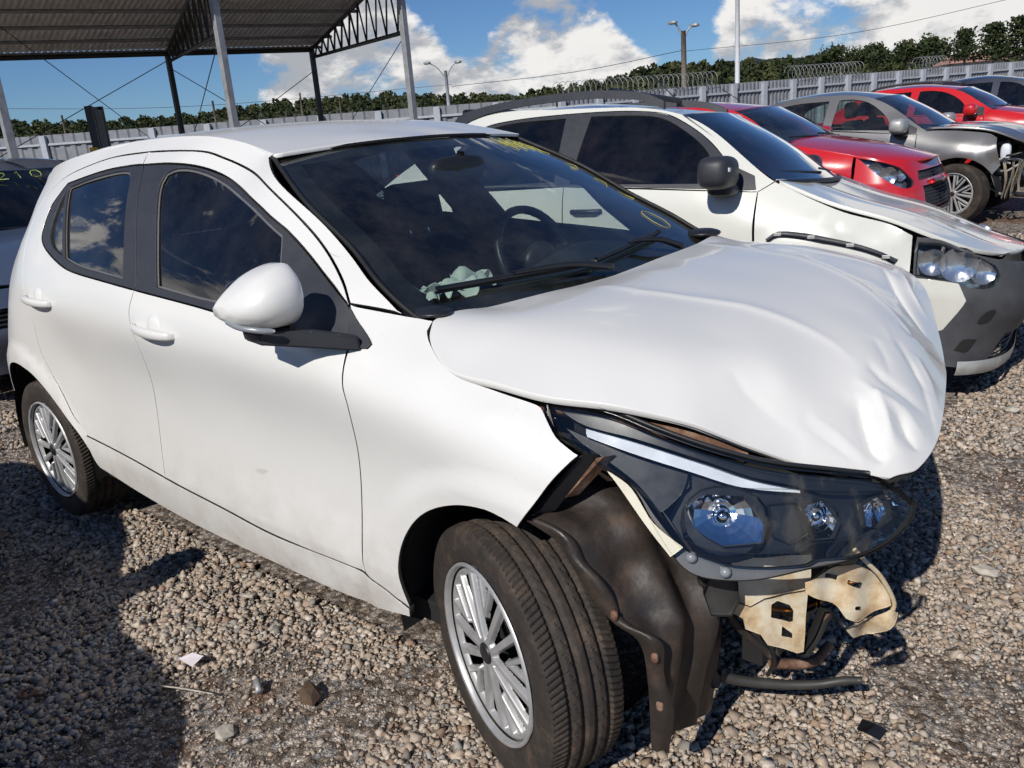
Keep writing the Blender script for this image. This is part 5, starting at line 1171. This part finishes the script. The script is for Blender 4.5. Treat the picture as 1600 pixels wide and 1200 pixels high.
# -- red hatchback
RD=dict(paint='red',hw=.84,A0=(-.34,1.075,.72),A1=(-.865,1.385,.59),R1=(-2.15,1.42,.54),C0=(-2.75,1.05,.62),rz=1.455,hood=[(-.34,1.065,.72),(0,1.0,.735),(.25,.945,.715),(.42,.895,.66),(.55,.845,.54)],tail=-3.15,wb=2.54,wr=.31,belt=[(-2.8,1.10),(-1.4,1.05),(-.42,.99)],xs=.28,xf=.80,splits=(-.42,-1.40,-2.25),
 windows=[[(-.62,1.04),(-.75,1.21),(-.95,1.335),(-1.15,1.385),(-1.34,1.395),(-1.36,1.07)],[(-1.46,1.075),(-1.46,1.395),(-1.9,1.385),(-2.2,1.30),(-2.3,1.12)]],ftop=[(89.8,.935),(75,.905),(60,.878),(40,.862),(0,.865)],handles=[-1.28,-2.1],crown=.04,bow=.10,ridge=.0,nosez=.025,
 front_parts=[dict(kind='lamp',pair=True,poly=[(89.6,.915),(72,.882),(55,.845),(44,.80),(33,.70),(38,.655),(50,.655),(64,.71),(78,.80)],refl=[(.22,.42,.05),(.52,.40,.06),(.78,.6,.05)]),
  dict(kind='grille',poly=[(22,.775),(-22,.775),(-26,.70),(26,.70)],mesh=.5),dict(kind='grille',poly=[(22,.65),(-22,.65),(-24,.52),(-12,.44),(12,.44),(24,.52)],mesh=.5),
  dict(kind='skin',name='number_plate',mat='guide',hole=False,off=.012,poly=[(11,.42),(-11,.42),(-11,.31),(11,.31)])])
red=gen_car('parked_hatchback','red hatchback with cracked front bumper, mesh grilles and clear headlights',RD,(-1.72,6.18,.064),.022)
tube('grille_badge_bar',[(.795,-.22,.672),(.82,0,.675),(.795,.22,.672)],.022,M['red'],red,8); ellipsoid('front_badge',(.83,0,.677),(.012,.05,.022),M['chrome'],red,.8)
tube('aerial',[(-.98,-.18,1.47),(-1.18,-.18,1.60)],.004,M['black'],red,5)
mk('torn_bumper_flap',[(.40,-.70,.32),(.52,-.60,.30),(.56,-.57,.18),(.46,-.66,.14),(.41,-.70,.22)],[(0,1,2,3,4)],M['red'],red)
# -- grey metallic hatchback with its front torn away
SV=dict(paint='silver',hw=.845,A0=(-.33,.99,.72),A1=(-.96,1.372,.58),R1=(-2.15,1.40,.54),C0=(-2.80,1.06,.62),rz=1.445,hood=[(-.33,.985,.72),(-.05,.975,.72),(.25,.93,.68),(.48,.83,.60),(.62,.74,.45)],tail=-3.15,wb=2.50,wr=.32,belt=[(-2.85,1.11),(-1.4,1.05),(-.42,.96)],xs=.34,xf=.74,splits=(-.42,-1.40,-2.25),
 windows=[[(-.68,1.02),(-.80,1.18),(-1.0,1.325),(-1.18,1.375),(-1.34,1.38),(-1.36,1.06)],[(-1.46,1.075),(-1.46,1.38),(-1.9,1.37),(-2.2,1.29),(-2.35,1.12)]],no_front=True,open_bay=True,lift=.04,handles=[],crown=.045,bow=.09,glass='wsglass',mcol='skid',fender_front=[(.40,.60),(.33,.50)],steer=-.25)
sv=gen_car('stripped_hatchback','grey metallic hatchback with its front end torn off and engine bay exposed',SV,(-1.20,8.81,.098),-.011)
rr=random.Random(5)
for k in range(26):
    box('engine_part',(rr.uniform(.1,.62),rr.uniform(-.55,.5),rr.uniform(.35,.76)),(rr.uniform(.05,.2),rr.uniform(.05,.22),rr.uniform(.04,.14)),M[rr.choice(['shell','darkmetal','darkmetal','galv','black'])],sv,Matrix.Rotation(rr.uniform(-.6,.6),3,'Z')@Matrix.Rotation(rr.uniform(-.5,.5),3,'Y'),.012)
for k in range(7):
    p=np.array([rr.uniform(.3,.7),rr.uniform(-.6,.2),rr.uniform(.3,.7)]); tube('hose',spline(np.array([p+[rr.uniform(-.15,.15),rr.uniform(-.15,.15),rr.uniform(-.12,.12)] for _ in range(4)]),16),.012,M[rr.choice(['black','darkmetal','skid'])],sv,6)
for k in range(4):
    g=np.array([[(.42+.05*k+.03*math.sin(3*t+k),-.74+.05*k+.12*s_,.62-.36*t+.02*math.sin(9*s_+k)) for s_ in np.linspace(0,1,6)] for t in np.linspace(0,1,9)]); grid_mesh('torn_liner',g,M['primer'],sv)
ellipsoid('washer_bottle',(.40,-.55,.72),(.05,.05,.09),M['guide'],sv,.7)
tube('bent_beam',spline(np.array([(.52,-.66,.30),(.66,-.40,.26),(.70,0,.25),(.66,.4,.26)]),16),.03,M['darkmetal'],sv,6)
prism('fender_edge',[(.36,-.76,.60),(.45,-.70,.70),(.40,-.70,.66),(.33,-.76,.56)],(0,.04,0),M['black'],sv)
# -- the rest of the row
R2=dict(RD,paint='red',front_parts=[p for p in RD['front_parts'] if p.get('name')!='number_plate'])
r2=gen_car('parked_red_car','red car with black roof bars between the stripped grey car and the navy one',R2,(-1.35,12.55,gz(12.5)))
tube('roof_rail',spline(np.array([(-2.1,-.52,1.44),(-1.9,-.52,1.50),(-1.3,-.53,1.52),(-1.0,-.54,1.47)]),14),.018,M['trim'],r2,6); tube('roof_rail',spline(np.array([(-2.1,.52,1.44),(-1.9,.52,1.50),(-1.3,.53,1.52),(-1.0,.54,1.47)]),14),.018,M['trim'],r2,6)
NV=dict(SV,paint='navy',no_front=False,open_bay=False,R1=(-2.3,1.50,.58),A1=(-.95,1.43,.60),rz=1.54,windows=[[(-.68,1.02),(-.80,1.18),(-1.0,1.365),(-1.18,1.43),(-1.34,1.45),(-1.36,1.06)],[(-1.46,1.075),(-1.46,1.455),(-1.95,1.45),(-2.25,1.36),(-2.38,1.12)]],glass='darkglass',mcol='navy',
 front_parts=[dict(kind='lamp',pair=True,poly=[(86,.72),(60,.70),(38,.66),(36,.58),(60,.60),(84,.63)],refl=[(.3,.5,.05),(.65,.5,.05)]),dict(kind='grille',poly=[(30,.62),(-30,.62),(-26,.5),(26,.5)])])
gen_car('parked_van','tall navy car at the far end of the row by the fence',NV,(-.95,15.9,gz(15)))
# -- cars in the row behind
BK=dict(NV,paint='blue',roofpaint='blue',mirrors=False,hood=[(-.33,.985,.72),(0,.94,.73),(.25,.89,.70),(.48,.80,.60),(.62,.72,.45)])
b1=gen_car('parked_saloon','slate blue car with yellow-green numbers on its dark windscreen, behind the hatchback',dict(BK,wsmat='wsdark'),(-5.35,.15,0))
b2=gen_car('parked_blue_car','slate blue car with pale side window glinting, furthest behind the white hatchback',dict(BK),(-8.0,1.65,0))
b3=gen_car('parked_dark_car','dark car whose roof shows beyond the white hatchback roof',dict(NV,paint='navy'),(-4.2,6.3,.05))
# a car parked alongside, out of the frame: its shadow falls across the gravel
b4=gen_car('parked_neighbour','navy hatchback parked alongside the white hatchback, casting its shadow on the gravel',dict(NV,mcol='navy',mirrors=True),(-.85,-3.05,0))
M['greenink']=simple('yellow_green_ink',(.34,.42,.10),.6)
# numbers chalked on the blue car's windscreen
def digit(ch): return {'1':[[(0.5,0),(.5,1),(.3,.8)]],'0':[[(.1,.2),(.3,0),(.7,0),(.9,.3),(.9,.7),(.7,1),(.3,1),(.1,.7),(.1,.2)]],'2':[[(.1,.8),(.4,1),(.8,.9),(.8,.6),(.1,0),(.9,0)]],'8':[[(.5,.5),(.15,.75),(.5,1),(.85,.75),(.5,.5),(.1,.25),(.5,0),(.9,.25),(.5,.5)]],'7':[[(.1,1),(.9,1),(.4,0)]]}[ch]
for k,ch in enumerate('08210'):
    for st in digit(ch):
        pts=[]
        for a,b in st:
            y=.02+.125*(k+a*.72); t=.80+.11*b
            x=-.33+(-.95+.33)*t+.085; z=.985+(1.43-.985)*t+.035; pts.append((x,y,z))
        tube('marker_stroke',pts,.004,M['greenink'],b1,4)
# ------------------------------------------------------------------ yard: fence, shelter, poles, trees
def vh(u): n=np.array([_r[2],_d[2],_f[2]]); return 600-(n[0]*(u-800)+n[2]*F_PX)/n[1]
def pos(u,D): p=at(u,vh(u),D); return np.array([p[0],p[1]])
M['sheet']=simple('weathered_fence_sheet',(.21,.22,.245),.55,var=.22,scale=3,bstr=.05,bscale=30); M['conc']=simple('painted_post',(.40,.43,.48),.7,var=.12,scale=6)
def fence(name,label,T0,T1,n,pitch,hgt):
    """T0,T1: 3D top ends"""
    T0,T1=np.array(T0),np.array(T1); root=empty(name,(T0[0],T0[1],T0[2]-hgt),0,label,'fence'); d=(T1-T0)/n; L=np.linalg.norm(d[:2]); ux=d/np.linalg.norm(d); nrm=np.array([-ux[1],ux[0],0]); nrm/=np.linalg.norm(nrm)
    if np.dot(nrm[:2],CAM[:2]-T0[:2])<0: nrm=-nrm
    base=np.array([0,0,0.])
    pm=None; sm=None
    k=max(4,int(round(L/pitch))); X=[]; 
    for i in range(k):
        for f,o in ((0,0),(.18,0),(.32,1),(.68,1),(.82,0)): X.append(((i+f)/k,o))
    X.append((1,0)); A=.05
    V=[];m=len(X)
    for zz in (0.,hgt*.93,hgt*.935,hgt):
        for x,o in X: V.append(d*x+nrm*A*o+np.array([0,0,zz]))
    F=grid_faces(4,m)
    me=bpy.data.meshes.new('panel'); me.from_pydata([tuple(v) for v in V],[],F); me.materials.append(M['sheet']); me.update()
    for i in range(n):
        o=bpy.data.objects.new('panel',me); link(o,root); o.location=tuple(d*i)
        if i==0: pm=box('post',(0,0,0),(.24,.20,hgt),M['conc'],root,Matrix.Rotation(math.atan2(ux[1],ux[0]),3,'Z'),.01); q=pm
        else: q=pm.copy(); COL.objects.link(q)
        q.location=tuple(d*i+nrm*.10+np.array([0,0,hgt/2-.03]))
    rl=box('rail',(0,0,0),(np.linalg.norm(d)*n,.06,.08),M['conc'],root,Matrix.Rotation(math.atan2(ux[1],ux[0]),3,'Z')@Matrix.Rotation(-math.atan2(d[2],L),3,'Y'),.005); rl.location=tuple(d*n/2+nrm*.075+np.array([0,0,hgt*.86]))
    return root
TL,TC,TR=at(-260,236,33),at(868,152,30.5),at(1640,92,43)
fence('yard_fence','grey corrugated sheet fence behind the open shelter',TL,TC,13,.42,2.55)
fence('yard_fence','grey slatted fence with close posts under coiled razor wire',TC+np.array([.1,.15,0]),TR,18,.20,2.55)
# razor wire coils
def coil(u0,u1,label):
    f=lambda u:TC+(TR-TC)*0
    def on_top(u):
        lo,hi=0.,1.
        for _ in range(40):
            m=(lo+hi)/2; p=TC+(TR-TC)*m-CAM; uu=800+F_PX*(p@_r)/(p@_f)
            if uu<u: lo=m
            else: hi=m
        return TC+(TR-TC)*lo
    a,b=on_top(u0),on_top(u1); L=np.linalg.norm(b-a); t=(b-a)/L; nl=int(L/.24); n=nl*14; s=np.linspace(0,1,n); s2=np.array([-t[1],t[0],0]); s2/=np.linalg.norm(s2)
    ph=s*nl*2*math.pi; P=a+np.outer(s*L,t)+np.outer(np.cos(ph)*.27,s2)+np.outer(np.sin(ph)*.27+.26,[0,0,1]); tag(tube('razor_wire',P,.011,M['galv'],None,3),label,'razor wire')
coil(869,1118,'coiled razor wire on the fence beside the wooden lamp pole'); coil(1232,1345,'coiled razor wire on the fence in front of the dark round tree'); coil(1432,1475,'short coil of razor wire on the fence before the pink-roofed house')
# shelter
def shelter():
    H=4.6; f=[pos(28,15.0),pos(374,17.1),pos(650,19.1)]; b=[pos(-45,23.6),pos(292,26.2),pos(508,28.2)]
    f0=f[0]+(f[0]-f[1])*1.; b0=b[0]+(b[0]-b[1])*1.
    root=empty('open_shelter',(f[1][0],f[1][1],0),0,'open-sided steel shelter with corrugated roof on tall posts','shelter'); O=np.array([f[1][0],f[1][1],0.])
    z3=lambda p,z:np.array([p[0],p[1],z])-O
    for p in f+[f0]: box('post',z3(p,H/2),(.14,.14,H),M['galv'],root,bev=.01)
    for p in b+[b0]: box('post',z3(p,H/2),(.14,.14,H),M['darkmetal'],root,bev=.01)
    # roof sheet: corrugated across its length
    e=(f[2]-f[1])/np.linalg.norm(f[2]-f[1])*.35; fo=(f[2]-b[2])/np.linalg.norm(f[2]-b[2])*.7
    c00,c01=z3(f0+fo,H+.75),z3(f[2]+fo+e,H+.75); c10,c11=z3(b0-fo*.6,H+.12),z3(b[2]-fo*.6+e,H+.12)
    n=420; t=np.linspace(0,1,n); A=c00+(c01-c00)*t[:,None]; B=c10+(c11-c10)*t[:,None]; w=.035*np.where((np.arange(n)//2)%2,1,-1)[:,None]*np.array([0,0,1.])
    G=np.stack([A+w,(A+B)/2+w,B+w]); mk('roof_sheet',G.reshape(-1,3),grid_faces(3,n),M['roofsheet'],root)
    for k,s in enumerate(np.linspace(.03,.97,7)):
        a=c00+(c10-c00)*s-[0,0,.10]; q=c01+(c11-c01)*s-[0,0,.10]; tube('purlin',[a,q],.045,M['galv'],root,4)
    for (pf,pb,m) in ((f[2],b[2],'darkmetal'),(f[1],b[1],'galv'),(f[0],b[0],'darkmetal'),(f0,b0,'darkmetal')):
        tf,tb=z3(pf,H+.55),z3(pb,H-.02); bf,bb=z3(pf,H-.85),z3(pb,H-.28); tr=tube('truss',[tf,tb],.06,M['darkmetal'],root,4); tube('bottom_chord',[bf,bb],.05,M['darkmetal'],tr,4)
        N=11
        for k in range(N):
            a=tf+(tb-tf)*k/N; q=bf+(bb-bf)*(k+.5)/N; r=tf+(tb-tf)*(k+1)/N; tube('web_bar',[a,q],.03,M['darkmetal'],tr,4); tube('web_bar',[q,r],.03,M['darkmetal'],tr,4)
    tube('eave_beam',[z3(f0,H+.5),z3(f[2],H+.5)],.07,M['galv'],root,4); tube('eave_beam',[z3(b0,H-.05),z3(b[2],H-.05)],.07,M['darkmetal'],root,4)
    for (a,q) in ((z3(f[1],H-.9),z3(b[1],H*.3)),(z3(f[0],H*.9),z3(b[1],1.2)),(z3(f[2],H*.8),z3(b[2],1.)),(z3(b[1],H*.9),z3(b[2],1.)),(z3(b[2],H*.85),z3(b[1],1.2)),(z3(b[1],H*.95),z3(b[0],1.5))): tube('brace_cable',[a,q],.012,M['darkmetal'],root,4)
M['roofsheet']=simple('corrugated_roof_sheet',(.80,.78,.73),.5,metal=.2,var=.2,scale=2)
shelter()
# forklift under the shelter
def forklift():
    p=pos(166,20.5); hd=math.atan2(-_r[1],-_r[0]); p=p-.9*np.array([math.cos(hd),math.sin(hd)]); root=empty('forklift',(p[0],p[1],0),hd,'yellow and black forklift with raised mast beside the shelter post','forklift')
    M['ylw']=simple('forklift_yellow',(.62,.36,.02),.45,var=.2); y=M['ylw']
    for s in (-.27,.27): box('mast_rail',(.9,s,1.45),(.18,.09,2.75),M['black'],root,bev=.01)
    for z in (.5,1.3,2.1,2.75): box('mast_crossbar',(.9,0,z),(.06,.6,.12),M['black'],root,bev=.01)
    box('lift_cylinder',(.86,0,1.3),(.09,.09,2.3),M['darkmetal'],root,bev=.02); box('carriage',(.93,.36,1.62),(.2,.06,.5),y,root,bev=.01)
    box('mast_plate',(.86,0,2.0),(.10,.40,1.5),M['black'],root,bev=.01)
    for s in (-.25,.25): box('fork',(1.5,s,.12),(1.0,.10,.04),M['darkmetal'],root,bev=.005)
    box('chassis',(-.1,0,.70),(1.6,1.0,.6),y,root,bev=.08,seg=3); box('counterweight',(-.9,0,.72),(.5,1.0,.8),M['black'],root,bev=.12,seg=3); box('seat',(-.35,0,1.12),(.45,.5,.25),M['black'],root,bev=.05)
    for x in (-.75,.45):
        for s in (-.45,.45): box('cage_post',(x,s,1.35),(.06,.06,.9),M['black'],root,bev=.01)
    box('cage_roof',(-.15,0,1.80),(1.3,1.0,.05),M['black'],root,bev=.02)
    for x in (-.8,.55):
        for s in (-.5,.5):
            w=lathe('wheel',[(-.1,.02),(-.1,.22),(-.08,.30),(.08,.30),(.1,.22),(.1,.02)],28,M['tyre'],root); w.location=(x,s,.30)
forklift()
# poles and lamps
M['wood']=simple('weathered_pole_wood',(.20,.17,.14),.9,var=.25,scale=8); M['whitepole']=simple('white_painted_steel',(.62,.64,.66),.5,var=.1)
def pole(name,u,vtop,D,r,mat,label,arms=(),cat='pole',lean=0.):
    p=pos(u,D); zt=at(u,vtop,D)[2]; root=tube(name,[(0,0,-.5),(lean*.5,0,zt/2),(lean,0,zt)],[r*1.15,r,r*.8],mat,None,12); root.location=(p[0],p[1],0); tag(root,label,cat)
    for (du,dv) in arms:
        q=_r*du*D/F_PX; e=np.array([q[0],q[1],zt-dv*D/F_PX]); tube('lamp_arm',spline(np.array([(0,0,zt-.6),(e[0]*.5,e[1]*.5,(zt-.6+e[2])/2+.25),tuple(e)]),8),.06,M['galv'],root,6)
        ellipsoid('lamp_head',e+np.array([0,0,-.06]),(.34,.22,.12),M['galv'],root,.7,12,8)
    return root
pole('mast_pole',1152,-60,36,.10,M['whitepole'],'slim white steel pole rising from the slatted fence')
pole('street_lamp',1070,52,58,.20,M['wood'],'weathered wooden pole with two street lamp arms beyond the fence',((-16,-14),(17,-8)),'lamp')
pole('street_lamp',706,112,70,.16,M['conc'],'slender street lamp with two arms beyond the fence near the shelter',((-27,-14),(20,-12)),'lamp')
for k,(u,v,D) in enumerate(((115,180,60),(347,158,60),(481,146,70),(540,152,70))): pole('utility_pole',u,v,D,.09,M['wood'],['thin pole before the trees beside the forklift','thin pole between the shelter posts','pole rising above the fence near the rear shelter post','short pole left of the front shelter post'][k])
def wire(name,pts,label,r=.012):
    P=[]
    for (u,v,D) in pts: P.append(at(u,v,D))
    tag(tube(name,spline(np.array(P),24),r,M['black'],None,4),label,'cable')
wire('overhead_cable',[(1070,80,58),(1330,52,52),(1640,-16,46)],'long dark cable running from the lamp pole to the right',.014)
wire('overhead_cable',[(1070,78,58),(900,112,62),(706,135,70)],'dark cable slung between the two street lamps',.02)
wire('overhead_cable',[(-60,170,58),(300,166,58),(706,132,70)],'thin cable stretched behind the shelter',.014)
# ------------------------------------------------------------------ hills and trees
def mk_leaf(name,c0,c1):
    t=NT(name); a=t.n('ShaderNodeAttribute',attribute_name='tone'); p=t.pr(t.mix(t.n_sep(a.outputs['Color']),c0,c1),.75,spec=.2); return t.m
M['leaf']=mk_leaf('dark_foliage',(.018,.030,.012),(.075,.095,.035)); M['scrub']=mk_leaf('olive_scrub',(.018,.030,.011),(.085,.092,.036)); M['hill']=simple('hillside_scrub',(.05,.06,.028),.95,var=.4,scale=.05); M['mount']=simple('far_mountain_forest',(.020,.035,.045),.95,var=.2,scale=.004)
def leaf_quads(C,size,rng):
    n=len(C); d=rng.normal(size=(n,3)); d/=np.linalg.norm(d,axis=1)[:,None]; e=rng.normal(size=(n,3)); e=e-d*np.einsum('ij,ij->i',d,e)[:,None]; e/=np.linalg.norm(e,axis=1)[:,None]; g=np.cross(d,e); s=(size*rng.uniform(.6,1.4,n))[:,None] if np.ndim(size)==0 else (size*rng.uniform(.6,1.4,n))[:,None]
    V=np.stack([C-e*s-g*s*.6,C+e*s-g*s*.6,C+e*s*.7+g*s*.7,C-e*s*.7+g*s*.7],1).reshape(-1,3); F=np.arange(4*n).reshape(n,4)
    return V,F
SKY=[(-300,205),(0,196),(60,194),(120,196),(180,192),(230,189),(330,182),(400,172),(450,164),(520,157),(600,152),(650,150),(720,154),(800,152),(850,146),(900,140),(960,126),(1000,119),(1060,112),(1120,110),(1180,107),(1240,104),(1300,106),(1400,105),(1500,101),(1600,97),(1900,85)]
def skyline(u): return np.interp(u,[s[0] for s in SKY],[s[1] for s in SKY])
us=np.linspace(-300,1900,90); D0=330.
V=[]
for (D,fr) in ((120,0.),(200,.35),(280,.8),(330,1.),(360,.9),(600,.2)):
    for u in us:
        p=at(u,skyline(u)+5,D0); zt=p[2]; q=pos(u,D); V.append((q[0],q[1],gz(13)-.5+(zt-gz(13)+.5)*fr))
tag(mk('hillside',V,grid_faces(6,len(us)),M['hill'],smooth=True),kind='structure')
rg=np.random.default_rng(21); Cs=[];Ss=[];Tn=[]
for k in range(3400):
    u=rg.uniform(-290,1890); t=rg.random()**.6; D=150+185*t; fr=np.interp(D,(120,200,280,330,360),(0,.35,.8,1.,.9)); zt=at(u,skyline(u)+5,D0)[2]; q=pos(u,D); z0=gz(13)-.5+(zt-gz(13)+.5)*fr
    h=(1.2+2.6*rg.random()**1.9)*(.6+.6*t)*(1.25 if u>1000 else .85); w=h*rg.uniform(.45,.8); m=52; d=rg.normal(size=(m,3)); d/=np.linalg.norm(d,axis=1)[:,None]; rr_=rg.uniform(.5,1.,m)**.5
    c=np.array([q[0],q[1],z0+h*.5])+d*rr_[:,None]*[w*.75,w*.75,h*.5]; Cs.append(c); Ss.append(np.full(m,.15*h)); Tn.append(np.clip(rg.uniform(0,.8)+rg.normal(0,.13,m),0,1))
V,F=leaf_quads(np.vstack(Cs),np.concatenate(Ss),rg); tn=np.repeat(np.concatenate(Tn),4); 
tag(mk_np('far_woodland',V,F,M['scrub'],None,False,np.c_[tn,tn,tn,np.ones(len(tn))]),'low dark woodland covering the hillside beyond the fence','woodland',kind='stuff')
# mountains far off
mu=np.linspace(1080,1420,40); mv=np.interp(mu,[1080,1150,1175,1195,1215,1232,1250,1300,1420],[112,100,91,95,91,95,90,100,112]); V=[]
for D,f in ((2400,0),(2600,1.),(2800,0.)):
    for u,v in zip(mu,mv): p=at(u,v,2600); q=pos(u,D); V.append((q[0],q[1],p[2]*f))
tag(mk('mountains',V,grid_faces(3,len(mu)),M['mount'],smooth=True),kind='structure')
# single trees on the right
def tree(u,vtop,vbase,wpx,D,label,kind,seed):
    g=np.random.default_rng(seed); p=pos(u,D); zt=at(u,vtop,D)[2]; zb=at(u,vbase,D)[2]; z0=min(zb,zt-4); h=zt-z0; w=wpx*D/F_PX/2
    root=empty('pine_tree' if kind=='pine' else 'broadleaf_tree',(p[0],p[1],z0),0,label,'tree','trees beyond the slatted fence')
    tk=tube('trunk',[(0,0,-3),(.1,0,h*.4),(0,.1,h*.92)],[.22,.16,.05],M['wood'],root,8)
    C=[];T=[]
    if kind=='pine':
        nb=18
        for b in range(nb):
            f=b/(nb-1); zz=h*(.20+.80*f); rad_=w*(1.1-.78*f)*g.uniform(.55,1.35); a=g.uniform(0,6.28)
            for k in range(3):
                a+=2.1+g.normal(0,.3); e=np.array([math.cos(a)*rad_,math.sin(a)*rad_,zz+h*.03]); tube('limb',[(0,0,zz-h*.04),tuple(e*[.9,.9,1])],[.05,.02],M['wood'],tk,4)
                m=38; t=g.uniform(.35,1.08,m)[:,None]; c=np.array([0,0,zz-h*.04])*(1-t)+e*t+g.normal(size=(m,3))*[w*.16,w*.16,h*.022]; C.append(c); T.append(np.clip(g.uniform(.05,.55)+g.normal(0,.12,m),0,1))
    else:
        for b in range(34):
            d=g.normal(size=3); d/=np.linalg.norm(d); d[2]=abs(d[2])*.9-.12; e=d*[w,w,h*.58]*g.uniform(.55,.98)+[0,0,h*.40]; m=60
            if b<10: tube('limb',[(0,0,h*.2),tuple(e*.8+np.array([0,0,h*.05]))],[.09,.03],M['wood'],tk,4)
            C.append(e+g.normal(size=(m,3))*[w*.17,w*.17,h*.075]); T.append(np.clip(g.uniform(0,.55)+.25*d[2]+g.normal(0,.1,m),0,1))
    V,F=leaf_quads(np.vstack(C),.035*h if kind!='pine' else .03*h,g); tn=np.repeat(np.concatenate(T),4); mk_np('crown',V,F,M['leaf'],root,False,np.c_[tn,tn,tn,np.ones(len(tn))])
for i,a in enumerate([(1272,82,112,62,140,'low rounded dark tree left of the tall round one','b'),(1312,66,112,72,135,'tall rounded dark tree behind the razor wire','b'),(1362,64,110,52,135,'narrow ragged tree beside the rounded dark tree','b'),(1418,58,108,56,130,'leafy tree with flat top over the fence','b'),(1452,52,108,50,132,'taller leafy tree touching the flat-topped one','b'),(1502,50,104,46,125,'thin open pine standing before the pink-roofed house','pine'),(1545,42,104,56,125,'dense pine right of the pink-roofed house','pine'),(1590,32,104,70,122,'tallest dark pine at the end of the tree row','pine'),(1640,36,104,70,122,'dark pine beyond the tallest one','pine')]): tree(*a[:5],a[5],a[6],50+i)
# house
def house():
    D=150; p=pos(1510,D); zb=at(1510,112,D)[2]; root=empty('house',(p[0],p[1],zb-2),math.atan2(_r[1],_r[0]),'low pale house with pink tiled roof behind the pines','house'); M['pinkroof']=simple('faded_tile_roof',(.36,.20,.16),.85,var=.2,scale=2); M['render']=simple('pale_render',(.55,.50,.45),.8,var=.1,scale=1)
    box('wall',(0,0,1.6),(9,6,3.6),M['render'],root); r=[(-5,-3.5,3.4),(5,-3.5,3.4),(5,3.5,3.4),(-5,3.5,3.4),(-3.2,0,5.0),(3.2,0,5.0)]
    mk('roof',r,[(0,1,5,4),(1,2,5),(2,3,4,5),(3,0,4)],M['pinkroof'],root)
    for x in (-3,0,3): w=box('window',(x,-3.02,1.9),(1.1,.06,1.1),M['darkglass'],root); box('window_frame',(x,-3.06,1.9),(1.25,.03,.08),M['whitepole'],w)
house()
